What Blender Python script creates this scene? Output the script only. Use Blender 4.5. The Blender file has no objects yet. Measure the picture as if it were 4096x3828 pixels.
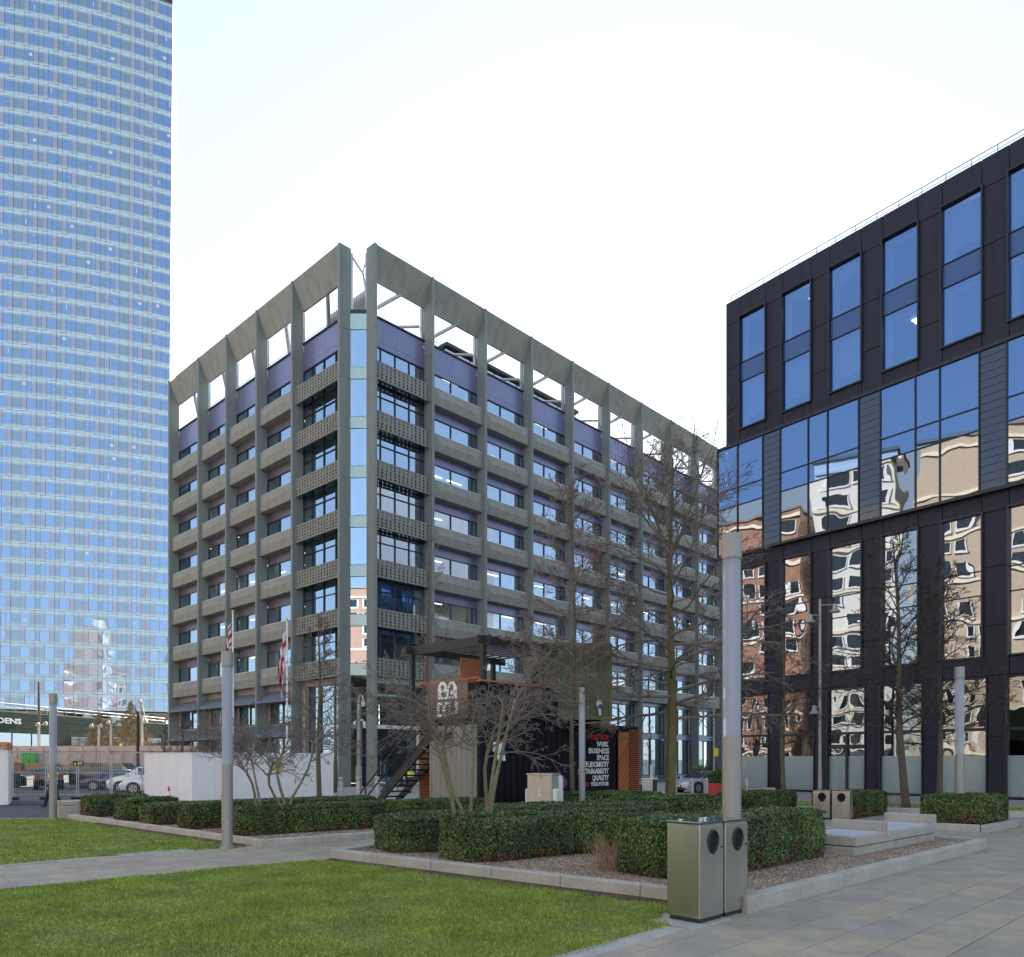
import bpy, bmesh, math, random
import numpy as np
from mathutils import Vector, Matrix
R = math.radians
S = bpy.context.scene
COL = S.collection
random.seed(7); RNG = np.random.default_rng(7)

# ------------------------------------------------------------------ camera, sky, sun, exposure
cam_d = bpy.data.cameras.new('camera'); cam = bpy.data.objects.new('camera', cam_d); COL.objects.link(cam)
cam.location = (0, 0, 2.1); cam.rotation_euler = (R(90), 0, 0)
cam_d.sensor_fit = 'HORIZONTAL'; cam_d.sensor_width = 36; cam_d.lens = 26.92
cam_d.shift_x = 0.0; cam_d.shift_y = 0.2742
cam_d.clip_start = 0.1; cam_d.clip_end = 6000
S.camera = cam
SUN_AZ, SUN_EL = 8.0, 24.0            # degrees right of the view axis, degrees above the horizon
W = bpy.data.worlds.new('World'); S.world = W; W.use_nodes = True
nt = W.node_tree; nt.nodes.clear()
sky = nt.nodes.new('ShaderNodeTexSky'); sky.sky_type = 'NISHITA'; sky.sun_disc = False
sky.sun_elevation = R(SUN_EL); sky.sun_rotation = R(SUN_AZ)
sky.air_density = 1.0; sky.dust_density = 0.2; sky.ozone_density = 2.0
bg = nt.nodes.new('ShaderNodeBackground'); bg.inputs['Strength'].default_value = 0.15
wo = nt.nodes.new('ShaderNodeOutputWorld')
sky_gamma = nt.nodes.new('ShaderNodeGamma'); sky_gamma.inputs[1].default_value = 0.45   # tone compression added to the sky light, evening out the whole dome
nt.links.new(sky.outputs[0], sky_gamma.inputs[0]); nt.links.new(sky_gamma.outputs[0], bg.inputs[0]); nt.links.new(bg.outputs[0], wo.inputs[0])
sun_d = bpy.data.lights.new('sun', 'SUN'); sun_d.energy = 4.8; sun_d.angle = R(0.5); sun_d.color = (1, .93, .82)
sun = bpy.data.objects.new('sun', sun_d); COL.objects.link(sun)
sv = Vector((math.sin(R(SUN_AZ))*math.cos(R(SUN_EL)), math.cos(R(SUN_AZ))*math.cos(R(SUN_EL)), math.sin(R(SUN_EL))))
sun.rotation_euler = sv.to_track_quat('Z', 'Y').to_euler(); sun.location = (0, 0, 90)
S.view_settings.view_transform = 'Standard'; S.view_settings.look = 'None'
S.view_settings.gamma = 1.0; S.view_settings.exposure = 2.3; S.view_settings.use_curve_mapping = False
S.cycles.max_bounces = 8; S.cycles.transparent_max_bounces = 16

# ------------------------------------------------------------------ materials
def nodes_of(name):
    m = bpy.data.materials.new(name); m.use_nodes = True
    t = m.node_tree; t.nodes.clear()
    out = t.nodes.new('ShaderNodeOutputMaterial')
    return m, t, out
def N(t, typ, **kw):
    n = t.nodes.new(typ)
    for k, v in kw.items():
        if k in n.inputs: n.inputs[k].default_value = v
        else: setattr(n, k, v)
    return n
def ramp(t, stops):
    r = t.nodes.new('ShaderNodeValToRGB'); e = r.color_ramp.elements
    while len(e) < len(stops): e.new(0.5)
    for i, (p, c) in enumerate(stops):
        e[i].position = p; e[i].color = (*c, 1) if len(c) == 3 else c
    return r
def mat(name, col, rough=.7, metal=0, var=.12, scale=3, bump=0, bscale=40, spec=.5, stretch=None, fine=.0, coat=0):
    m, t, out = nodes_of(name)
    p = N(t, 'ShaderNodeBsdfPrincipled'); p.inputs['Roughness'].default_value = rough
    p.inputs['Metallic'].default_value = metal; p.inputs['Specular IOR Level'].default_value = spec
    p.inputs['Coat Weight'].default_value = coat
    co = N(t, 'ShaderNodeTexCoord'); src = co.outputs['Object']
    if stretch:
        mp = N(t, 'ShaderNodeMapping'); mp.inputs['Scale'].default_value = stretch
        t.links.new(src, mp.inputs[0]); src = mp.outputs[0]
    n = N(t, 'ShaderNodeTexNoise', Scale=scale, Detail=6, Roughness=.65); t.links.new(src, n.inputs['Vector'])
    a = tuple(max(0, c*(1-var)) for c in col); b = tuple(min(1, c*(1+var)) for c in col)
    r = ramp(t, [(.3, a), (.7, b)]); t.links.new(n.outputs['Fac'], r.inputs[0])
    c_out = r.outputs[0]
    if fine:
        n2 = N(t, 'ShaderNodeTexNoise', Scale=scale*25, Detail=3); t.links.new(src, n2.inputs['Vector'])
        mx = N(t, 'ShaderNodeMix', data_type='RGBA', blend_type='MULTIPLY'); mx.inputs[0].default_value = 1
        r2 = ramp(t, [(.35, (1-fine,)*3), (.65, (1+fine*.3,)*3)]); t.links.new(n2.outputs['Fac'], r2.inputs[0])
        t.links.new(c_out, mx.inputs[6]); t.links.new(r2.outputs[0], mx.inputs[7]); c_out = mx.outputs[2]
    t.links.new(c_out, p.inputs['Base Color'])
    if bump:
        nb = N(t, 'ShaderNodeTexNoise', Scale=bscale, Detail=4); t.links.new(src, nb.inputs['Vector'])
        bp = N(t, 'ShaderNodeBump', Strength=bump, Distance=.02); t.links.new(nb.outputs['Fac'], bp.inputs['Height'])
        t.links.new(bp.outputs[0], p.inputs['Normal'])
    t.links.new(p.outputs[0], out.inputs[0]); return m
def emit(name, col, s):
    m, t, out = nodes_of(name); e = N(t, 'ShaderNodeEmission', Strength=s); e.inputs[0].default_value = (*col, 1)
    t.links.new(e.outputs[0], out.inputs[0]); return m
def glass(name, tint, refl, base=.35, rough=.0, wave=0, wscale=.5):
    """see-through pane: tinted transparency under a mirror layer"""
    m, t, out = nodes_of(name)
    tr = N(t, 'ShaderNodeBsdfTransparent'); tr.inputs[0].default_value = (*tint, 1)
    gl = N(t, 'ShaderNodeBsdfGlossy', Roughness=rough); gl.inputs[0].default_value = (*refl, 1)
    fr = N(t, 'ShaderNodeLayerWeight', Blend=.25)
    mr = N(t, 'ShaderNodeMapRange'); mr.inputs[1].default_value = 0; mr.inputs[2].default_value = 1
    mr.inputs[3].default_value = base; mr.inputs[4].default_value = 1
    t.links.new(fr.outputs['Fresnel'], mr.inputs[0])
    mx = N(t, 'ShaderNodeMixShader'); t.links.new(mr.outputs[0], mx.inputs[0])
    t.links.new(tr.outputs[0], mx.inputs[1]); t.links.new(gl.outputs[0], mx.inputs[2])
    if wave:
        g = N(t, 'ShaderNodeNewGeometry'); mp = N(t, 'ShaderNodeMapping'); mp.inputs['Scale'].default_value = (1, 1, .6)
        t.links.new(g.outputs['Position'], mp.inputs[0])
        n = N(t, 'ShaderNodeTexNoise', Scale=wscale, Detail=1.5); t.links.new(mp.outputs[0], n.inputs['Vector'])
        bp = N(t, 'ShaderNodeBump', Strength=wave, Distance=.1); t.links.new(n.outputs['Fac'], bp.inputs['Height'])
        t.links.new(bp.outputs[0], gl.inputs['Normal'])
    t.links.new(mx.outputs[0], out.inputs[0]); return m
def acrylic(name, col, clear):
    m, t, out = nodes_of(name)
    tr = N(t, 'ShaderNodeBsdfTransparent'); tr.inputs[0].default_value = (*[min(1, c+.3) for c in col], 1)
    p = N(t, 'ShaderNodeBsdfPrincipled'); p.inputs['Base Color'].default_value = (*col, 1); p.inputs['Roughness'].default_value = .25
    mx = N(t, 'ShaderNodeMixShader'); mx.inputs[0].default_value = 1-clear
    t.links.new(tr.outputs[0], mx.inputs[1]); t.links.new(p.outputs[0], mx.inputs[2]); t.links.new(mx.outputs[0], out.inputs[0]); return m
def island_mat(name, stops, rough=.6, dead=None, trans=.0, spec=.3, con=(.72, 1.2)):
    """per-leaf / per-blade colour"""
    m, t, out = nodes_of(name)
    p = N(t, 'ShaderNodeBsdfPrincipled'); p.inputs['Roughness'].default_value = rough; p.inputs['Specular IOR Level'].default_value = spec
    g = N(t, 'ShaderNodeNewGeometry'); r = ramp(t, stops); t.links.new(g.outputs['Random Per Island'], r.inputs[0])
    c = r.outputs[0]
    n0 = N(t, 'ShaderNodeTexNoise', Scale=1.3, Detail=5); t.links.new(g.outputs['Position'], n0.inputs['Vector'])
    r0 = ramp(t, [(.32, (con[0],)*3), (.68, (con[1],)*3)]); t.links.new(n0.outputs['Fac'], r0.inputs[0])
    mm = N(t, 'ShaderNodeMix', data_type='RGBA', blend_type='MULTIPLY'); mm.inputs[0].default_value = 1
    t.links.new(c, mm.inputs[6]); t.links.new(r0.outputs[0], mm.inputs[7]); c = mm.outputs[2]
    if dead:
        n = N(t, 'ShaderNodeTexNoise', Scale=2.2, Detail=5, Roughness=.7); t.links.new(g.outputs['Position'], n.inputs['Vector'])
        sp = N(t, 'ShaderNodeSeparateXYZ'); t.links.new(g.outputs['Position'], sp.inputs[0])
        mr = N(t, 'ShaderNodeMapRange'); mr.inputs[1].default_value = .1; mr.inputs[2].default_value = .75; mr.inputs[3].default_value = .2; mr.inputs[4].default_value = -.1
        t.links.new(sp.outputs[2], mr.inputs[0])
        ad = N(t, 'ShaderNodeMath', operation='ADD'); t.links.new(n.outputs['Fac'], ad.inputs[0]); t.links.new(mr.outputs[0], ad.inputs[1])
        r1 = ramp(t, [(.6, (0,)*3), (.68, (1,)*3)]); t.links.new(ad.outputs[0], r1.inputs[0])
        mx = N(t, 'ShaderNodeMix', data_type='RGBA'); t.links.new(r1.outputs[0], mx.inputs[0]); t.links.new(c, mx.inputs[6])
        mx.inputs[7].default_value = (*dead, 1); c = mx.outputs[2]
    t.links.new(c, p.inputs['Base Color'])
    t.links.new(p.outputs[0], out.inputs[0]); return m
def random_mat(name, stops, rough=.75, bump=.25, bscale=30, spot=0):
    """a colour of its own for every object"""
    m, t, out = nodes_of(name)
    p = N(t, 'ShaderNodeBsdfPrincipled'); p.inputs['Roughness'].default_value = rough; p.inputs['Specular IOR Level'].default_value = .35
    oi = N(t, 'ShaderNodeObjectInfo'); r = ramp(t, stops); r.color_ramp.interpolation = 'LINEAR'
    t.links.new(oi.outputs['Random'], r.inputs[0])
    g = N(t, 'ShaderNodeNewGeometry')
    n = N(t, 'ShaderNodeTexNoise', Scale=1.7, Detail=8, Roughness=.7); t.links.new(g.outputs['Position'], n.inputs['Vector'])
    r2 = ramp(t, [(.3, (.72, .72, .74)), (.7, (1.18, 1.16, 1.12))]); t.links.new(n.outputs['Fac'], r2.inputs[0])
    mx = N(t, 'ShaderNodeMix', data_type='RGBA', blend_type='MULTIPLY'); mx.inputs[0].default_value = 1
    t.links.new(r.outputs[0], mx.inputs[6]); t.links.new(r2.outputs[0], mx.inputs[7]); c = mx.outputs[2]
    if spot:
        v = N(t, 'ShaderNodeTexVoronoi', Scale=9); t.links.new(g.outputs['Position'], v.inputs['Vector'])
        n3 = N(t, 'ShaderNodeTexNoise', Scale=.5, Detail=2); t.links.new(g.outputs['Position'], n3.inputs['Vector'])
        r3 = ramp(t, [(.0, (1,)*3), (.11, (1,)*3), (.14, (0,)*3)]); t.links.new(v.outputs['Distance'], r3.inputs[0])
        r4 = ramp(t, [(.5, (0,)*3), (.62, (1,)*3)]); t.links.new(n3.outputs['Fac'], r4.inputs[0])
        mu = N(t, 'ShaderNodeMath', operation='MULTIPLY'); t.links.new(r3.outputs[0], mu.inputs[0]); t.links.new(r4.outputs[0], mu.inputs[1])
        m3 = N(t, 'ShaderNodeMix', data_type='RGBA'); t.links.new(mu.outputs[0], m3.inputs[0]); t.links.new(c, m3.inputs[6]); m3.inputs[7].default_value = (.4, .4, .4, 1); c = m3.outputs[2]
    t.links.new(c, p.inputs['Base Color'])
    nb = N(t, 'ShaderNodeTexNoise', Scale=bscale, Detail=6); t.links.new(g.outputs['Position'], nb.inputs['Vector'])
    bp = N(t, 'ShaderNodeBump', Strength=bump, Distance=.01); t.links.new(nb.outputs['Fac'], bp.inputs['Height'])
    t.links.new(bp.outputs[0], p.inputs['Normal']); t.links.new(p.outputs[0], out.inputs[0]); return m
def tower_glass(name, body, refl, frit, mix):
    """curtain-wall unit: reflective glass with a printed pale frit fading in at head and foot"""
    m, t, out = nodes_of(name)
    d = N(t, 'ShaderNodeBsdfDiffuse'); g = N(t, 'ShaderNodeBsdfGlossy', Roughness=.02); g.inputs[0].default_value = (*refl, 1)
    uv = N(t, 'ShaderNodeUVMap'); sp = N(t, 'ShaderNodeSeparateXYZ'); t.links.new(uv.outputs[0], sp.inputs[0])
    r = ramp(t, [(0, frit), (.05, frit), (.22, body), (.70, body), (.9, frit), (1, frit)]); t.links.new(sp.outputs[1], r.inputs[0])
    t.links.new(r.outputs[0], d.inputs[0])
    rf = ramp(t, [(0, (.08,)*3), (.05, (.1,)*3), (.22, (mix,)*3), (.70, (mix,)*3), (.9, (.1,)*3), (1, (.08,)*3)]); t.links.new(sp.outputs[1], rf.inputs[0])
    mx = N(t, 'ShaderNodeMixShader'); t.links.new(rf.outputs[0], mx.inputs[0]); t.links.new(d.outputs[0], mx.inputs[1]); t.links.new(g.outputs[0], mx.inputs[2])
    ge = N(t, 'ShaderNodeNewGeometry'); n = N(t, 'ShaderNodeTexNoise', Scale=.25, Detail=1); t.links.new(ge.outputs['Position'], n.inputs['Vector'])
    bp = N(t, 'ShaderNodeBump', Strength=.12, Distance=.2); t.links.new(n.outputs['Fac'], bp.inputs['Height']); t.links.new(bp.outputs[0], g.inputs['Normal'])
    t.links.new(mx.outputs[0], out.inputs[0]); return m
def mesh_mat(name, col):
    """expanded-metal cladding: fine diamond relief"""
    m, t, out = nodes_of(name)
    p = N(t, 'ShaderNodeBsdfPrincipled'); p.inputs['Roughness'].default_value = .55; p.inputs['Metallic'].default_value = .3
    co = N(t, 'ShaderNodeTexCoord'); mp = N(t, 'ShaderNodeMapping'); mp.inputs['Scale'].default_value = (14, 14, 24)
    t.links.new(co.outputs['Object'], mp.inputs[0])
    v = N(t, 'ShaderNodeTexVoronoi', Scale=1.0, feature='DISTANCE_TO_EDGE'); t.links.new(mp.outputs[0], v.inputs['Vector'])
    mp2 = N(t, 'ShaderNodeMapping'); mp2.inputs['Scale'].default_value = (1.2, 1.2, .12); t.links.new(co.outputs['Object'], mp2.inputs[0])
    n = N(t, 'ShaderNodeTexNoise', Scale=1.5, Detail=6); t.links.new(mp2.outputs[0], n.inputs['Vector'])
    r = ramp(t, [(.3, tuple(c*.7 for c in col)), (.75, tuple(c*1.5 for c in col))]); t.links.new(n.outputs['Fac'], r.inputs[0])
    r2 = ramp(t, [(.0, (1.3,)*3), (.25, (.5,)*3)]); t.links.new(v.outputs['Distance'], r2.inputs[0])
    mx = N(t, 'ShaderNodeMix', data_type='RGBA', blend_type='MULTIPLY'); mx.inputs[0].default_value = 1
    t.links.new(r.outputs[0], mx.inputs[6]); t.links.new(r2.outputs[0], mx.inputs[7]); t.links.new(mx.outputs[2], p.inputs['Base Color'])
    bp = N(t, 'ShaderNodeBump', Strength=.5, Distance=.02); bp.invert = True; t.links.new(v.outputs['Distance'], bp.inputs['Height']); t.links.new(bp.outputs[0], p.inputs['Normal'])
    t.links.new(p.outputs[0], out.inputs[0]); return m
def brick_mat(name, c1, c2, mortar):
    m, t, out = nodes_of(name)
    p = N(t, 'ShaderNodeBsdfPrincipled'); p.inputs['Roughness'].default_value = .9
    co = N(t, 'ShaderNodeTexCoord'); mp = N(t, 'ShaderNodeMapping'); mp.inputs['Rotation'].default_value = (R(90), 0, 0)
    t.links.new(co.outputs['Object'], mp.inputs[0])
    b = N(t, 'ShaderNodeTexBrick', Scale=2.2); b.inputs['Color1'].default_value = (*c1, 1); b.inputs['Color2'].default_value = (*c2, 1); b.inputs['Mortar'].default_value = (*mortar, 1)
    t.links.new(mp.outputs[0], b.inputs['Vector']); t.links.new(b.outputs[0], p.inputs['Base Color']); t.links.new(p.outputs[0], out.inputs[0]); return m

M = {}
M['concrete'] = mat('precast_concrete', (.255, .258, .232), .85, var=.17, scale=1.6, bump=.15, bscale=25, fine=.08, stretch=(1, 1, .22))
M['fin'] = mat('fin_concrete', (.2, .228, .218), .8, var=.16, scale=1.6, bump=.12, bscale=20, fine=.06, stretch=(1, 1, .08))
M['perf'] = mat('perforated_concrete', (.21, .21, .185), .85, var=.1, scale=1)
M['purple'] = mat('purple_panel', (.175, .185, .32), .28, .3, var=.06, scale=.6)
M['blindbox'] = mat('plum_blind_box', (.11, .09, .115), .4, .2, var=.15, scale=1)
M['pinkpanel'] = mat('plum_pink_panel', (.3, .235, .225), .6, var=.1, scale=.7)
M['steel_l'] = mat('pale_steel', (.55, .56, .57), .35, .6, var=.05)
M['darkframe'] = mat('dark_frame', (.03, .035, .045), .4, .3)
M['g_office'] = glass('office_glass', (.66, .76, .7), (.5, .66, .9), .58, wave=.03, wscale=.4)
M['g_corner'] = glass('corner_glass', (.5, .62, .66), (.5, .68, .9), .62)
M['cyan'] = mat('pale_cyan_spandrel', (.42, .6, .6), .12, 0, var=.05, spec=.8)
M['white_in'] = mat('interior_white', (.75, .76, .7), .8, var=.05)
M['ceil'] = mat('ceiling_white', (.7, .72, .66), .8, var=.04)
M['carpet'] = mat('interior_floor', (.16, .17, .17), .9)
M['inwall'] = mat('interior_wall', (.5, .55, .46), .8, var=.25, scale=.25)
M['striplight'] = emit('strip_light', (1, .97, .85), 1.7)
M['warmlight'] = emit('office_light', (1, .86, .6), 2.2)
M['roofing'] = mat('roofing', (.2, .2, .2), .9)
M['slate'] = mat('blue_slate_awning', (.13, .15, .2), .4, .2, var=.3, scale=6)
M['ply'] = mat('plywood', (.55, .36, .14), .6, var=.12, scale=1.5, stretch=(1, 1, .2))
M['galv'] = mat('galvanised', (.45, .47, .5), .4, .7, var=.1)
M['louvre'] = mat('roof_louvre', (.25, .26, .3), .5, .3)
M['blueglass'] = glass('roof_glass', (.2, .3, .45), (.9, 1, 1), .45)
M['mesh'] = mesh_mat('dark_metal_mesh', (.0135, .0125, .026))
M['mesh_f'] = mat('dark_metal_frame', (.028, .026, .036), .4, .4)
M['g_dark'] = glass('blue_glass', (.45, .56, .74), (.22, .36, .66), .55, wave=.07, wscale=.35)
M['g_wave'] = glass('rippled_glass', (.3, .34, .38), (.44, .47, .53), .6, wave=.3, wscale=.38)
M['g_ground'] = glass('ground_glass', (.55, .58, .6), (.55, .58, .62), .34, wave=.3, wscale=.5)
M['frost'] = mat('frosted_film', (.25, .31, .31), .12, 0, var=.06, spec=.6)
M['spandrel_g'] = mat('blue_back_painted_glass', (.035, .085, .24), .08, 0, var=.03, spec=.6)
M['louvre_g'] = mat('louvre_glass', (.02, .035, .075), .1, 0, var=.05, spec=.8)
M['blind'] = mat('roller_blind', (.62, .66, .66), .9, var=.03)
M['dark_in'] = mat('dark_room', (.07, .08, .1), .9, var=.3, scale=.5)
M['reveal'] = mat('white_reveal', (.62, .66, .68), .8)
M['tw_glass'] = tower_glass('tower_glass', (.07, .12, .21), (.34, .47, .70), (.62, .74, .77), .6)
M['tw_opaque'] = tower_glass('tower_opaque', (.21, .29, .34), (.36, .48, .62), (.62, .74, .77), .34)
M['tw_grille'] = tower_glass('tower_grille', (.38, .39, .49), (.42, .48, .6), (.58, .66, .72), .2)
M['tw_side'] = mat('tower_white_side', (.8, .82, .84), .3, 0, var=.03)
M['green_clad'] = mat('green_cladding', (.05, .066, .052), .95, 0, spec=.1, var=.2, scale=.6, stretch=(1, 1, 4))
M['white_sign'] = mat('white_letters', (.75, .75, .73), .6, var=.03)
M['brownwall'] = mat('brown_render', (.3, .22, .17), .85)
M['asphalt'] = mat('asphalt', (.085, .088, .092), .85, var=.25, scale=.6, bump=.3, bscale=60, fine=.25)
M['road'] = mat('road_asphalt', (.06, .065, .08), .8, var=.18, scale=.8, bump=.3, bscale=60, fine=.2)
M['plaza'] = random_mat('plaza_paving', [(0, (.31, .305, .3)), (1, (.31, .305, .3))], .7, .2)
M['joint'] = mat('joint_sand', (.09, .085, .08), .95, var=.3, scale=6)
M['slab'] = random_mat('sandstone_slab', [(0, (.32, .275, .225)), (.3, (.36, .31, .25)), (.55, (.33, .29, .25)), (.8, (.385, .325, .245)), (.92, (.32, .265, .24)), (1, (.40, .325, .235))], .62, .35, 35, spot=1)
M['granite'] = mat('pale_granite', (.45, .41, .355), .75, var=.16, scale=2.2, bump=.15, bscale=120, fine=.22)
M['granite_g'] = mat('grey_granite', (.40, .38, .345), .7, var=.15, scale=1.8, bump=.12, bscale=140, fine=.28)
M['seat'] = mat('weathered_seat', (.42, .42, .46), .6, var=.12, scale=3)
M['edging'] = mat('concrete_edging', (.36, .35, .33), .8, var=.18, scale=3, fine=.15)
M['soil'] = mat('soil', (.07, .05, .035), .95, var=.35, scale=5, bump=.6, bscale=30)
M['lawn'] = mat('turf', (.15, .19, .035), .9, var=.35, scale=1.1, bump=.5, bscale=50, fine=.35)
M['grass'] = island_mat('grass_blades', [(0, (.15, .22, .02)), (.45, (.23, .33, .032)), (.78, (.32, .40, .055)), (.92, (.42, .42, .12)), (1, (.48, .41, .2))], .5)
M['gravel'] = mat('gravel', (.27, .195, .14), .9, var=.3, scale=2, bump=1.0, bscale=55, fine=.45)
M['stones'] = island_mat('gravel_stones', [(0, (.2, .12, .08)), (.4, (.34, .235, .165)), (.75, (.44, .345, .27)), (1, (.58, .5, .42))], .8)
M['leaf'] = island_mat('hedge_leaves', [(0, (.016, .03, .009)), (.45, (.048, .088, .02)), (.8, (.10, .155, .032)), (1, (.2, .25, .07))], .42, dead=(.13, .06, .028), spec=.5, con=(.5, 1.5))
M['leaf_far'] = island_mat('hedge_leaves_olive', [(0, (.02, .036, .009)), (.5, (.062, .10, .02)), (.85, (.115, .16, .03)), (1, (.2, .23, .05))], .42, dead=(.13, .058, .026), spec=.5, con=(.5, 1.5))
M['deadleaf'] = island_mat('dead_leaves', [(0, (.12, .06, .03)), (.6, (.28, .17, .08)), (1, (.4, .3, .16))], .8)
M['core'] = mat('hedge_core', (.012, .016, .008), .95, var=.4, scale=8)
M['bark'] = mat('bark', (.105, .085, .065), .9, var=.3, scale=6, bump=.6, bscale=30)
M['bark_moss'] = mat('mossy_bark', (.115, .10, .042), .9, var=.35, scale=5, bump=.7, bscale=25, stretch=(1, 1, .4))
M['bark_pale'] = mat('pale_bark', (.2, .185, .11), .85, var=.3, scale=8, bump=.4, bscale=40)
M['twig'] = mat('twigs', (.17, .14, .125), .9, var=.25, scale=2)
M['twig_red'] = mat('reddish_twigs', (.2, .145, .12), .9, var=.25, scale=2)
M['twig_dark'] = mat('dark_twigs', (.055, .045, .042), .9, var=.25, scale=2)
M['twig_gold'] = mat('sun_gold_twigs', (.2, .155, .095), .8, var=.25, scale=2)  # golden sunlight put into the colour of the conical trees
M['drygrass'] = mat('dry_stems', (.33, .22, .14), .9, var=.3, scale=10)
M['brush'] = mat('brushed_steel', (.5, .5, .49), .33, 1, var=.06, scale=3, stretch=(1, 1, .05))
M['binsteel'] = mat('bin_steel', (.5, .495, .47), .27, 1, var=.1, scale=2, stretch=(1, 1, .15))
M['bintop'] = mat('bin_lid_steel', (.5, .5, .49), .08, 1, var=.03)
M['rubber'] = mat('black_rubber', (.015, .015, .017), .6)
M['black'] = mat('black_paint', (.006, .006, .007), .6, spec=.2, var=.3, scale=3)
M['lamp_metal'] = mat('lamp_metal', (.31, .303, .29), .5, .45, var=.07, scale=1.5, stretch=(1, 1, .2))
M['lamp_tube'] = acrylic('lamp_tube', (.52, .55, .62), .5)
M['lamp_rod'] = mat('lamp_rod', (.6, .56, .5), .4, .3)
M['frosty'] = None
M['pole'] = mat('grey_pole', (.33, .32, .31), .5, .5, var=.1)
M['white_p'] = mat('white_paint', (.74, .73, .73), .5, var=.04, scale=1)
M['hoard'] = mat('white_hoarding', (.76, .73, .73), .7, var=.05, scale=.7)
M['pinkhoard'] = mat('pink_hoarding', (.52, .4, .36), .85, var=.12, scale=.6)
M['timber'] = mat('raw_timber', (.3, .2, .1), .8, var=.25, scale=3)
M['cedar'] = mat('cedar_slats', (.28, .08, .035), .65, var=.35, scale=5, stretch=(.3, .3, 4))
M['cedar_l'] = mat('light_cedar', (.42, .14, .05), .6, var=.3, scale=5, stretch=(4, 4, .3))
M['cont_black'] = mat('container_black', (.006, .006, .011), .6, var=.25, scale=1, spec=.2)
M['cont_grey'] = mat('container_grey', (.26, .25, .215), .45, .2, var=.1, scale=1)
M['cont_green'] = mat('container_green', (.105, .125, .055), .55, var=.1, scale=.8)
M['steel_dark'] = mat('stair_steel', (.035, .03, .03), .55, .3)
M['pergola'] = mat('pergola_black', (.025, .022, .025), .6)
M['brown_panel'] = mat('brown_panel', (.2, .13, .1), .8)
M['red_letter'] = mat('red_letters', (.6, .02, .02), .6, var=.02)
M['cab'] = mat('cabinet_steel', (.46, .42, .37), .38, .55, var=.12, scale=3)
M['socket'] = mat('white_plastic', (.7, .69, .66), .45, var=.02)
M['red'] = mat('red_plastic', (.5, .03, .03), .5, var=.05)
M['blue'] = mat('blue_plastic', (.03, .15, .5), .4, var=.05)
M['yellow'] = mat('yellow_notice', (.62, .52, .02), .6, var=.03)
M['orange'] = mat('orange_paint', (.6, .14, .02), .5)
M['green'] = mat('green_board', (.03, .32, .04), .6)
M['hivis'] = mat('hi_vis_yellow', (.55, .8, .04), .7, var=.05)
M['trouser'] = mat('dark_trousers', (.02, .022, .035), .9)
M['skin'] = mat('skin', (.45, .26, .19), .6)
M['hair'] = mat('dark_hair', (.03, .02, .015), .8)
M['tyre'] = mat('tyre', (.014, .014, .015), .85)
M['rim'] = mat('alloy_rim', (.5, .5, .52), .3, .8)
M['carglass'] = mat('car_glass', (.02, .028, .035), .04, 0, spec=1.0)
M['lampglass'] = mat('headlamp', (.6, .62, .65), .1, .2)
M['taillight'] = mat('tail_light', (.4, .01, .01), .2)
M['plate_y'] = mat('yellow_plate', (.75, .5, .02), .5)
for nm, c in dict(blk=(.012, .013, .016), van=(.03, .036, .048), blue=(.012, .03, .09), white=(.72, .72, .72), silver=(.5, .53, .6)).items():
    M['car_'+nm] = mat('car_paint_'+nm, c, .25, .1 if nm != 'silver' else .4, var=.02, coat=.8)
M['brick_o'] = brick_mat('orange_brick', (.33, .15, .09), (.27, .115, .07), (.36, .3, .25))
M['white_r'] = mat('white_render', (.72, .7, .66), .8, var=.05)
M['brick_p'] = brick_mat('pale_brick', (.5, .4, .3), (.44, .34, .25), (.45, .4, .35))
M['cream'] = mat('cream_render', (.75, .68, .55), .8)
M['fl_red'] = mat('flag_red', (.42, .02, .035), .8); M['fl_white'] = mat('flag_white', (.72, .7, .74), .8); M['fl_blue'] = mat('flag_blue', (.03, .045, .2), .8)

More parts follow.
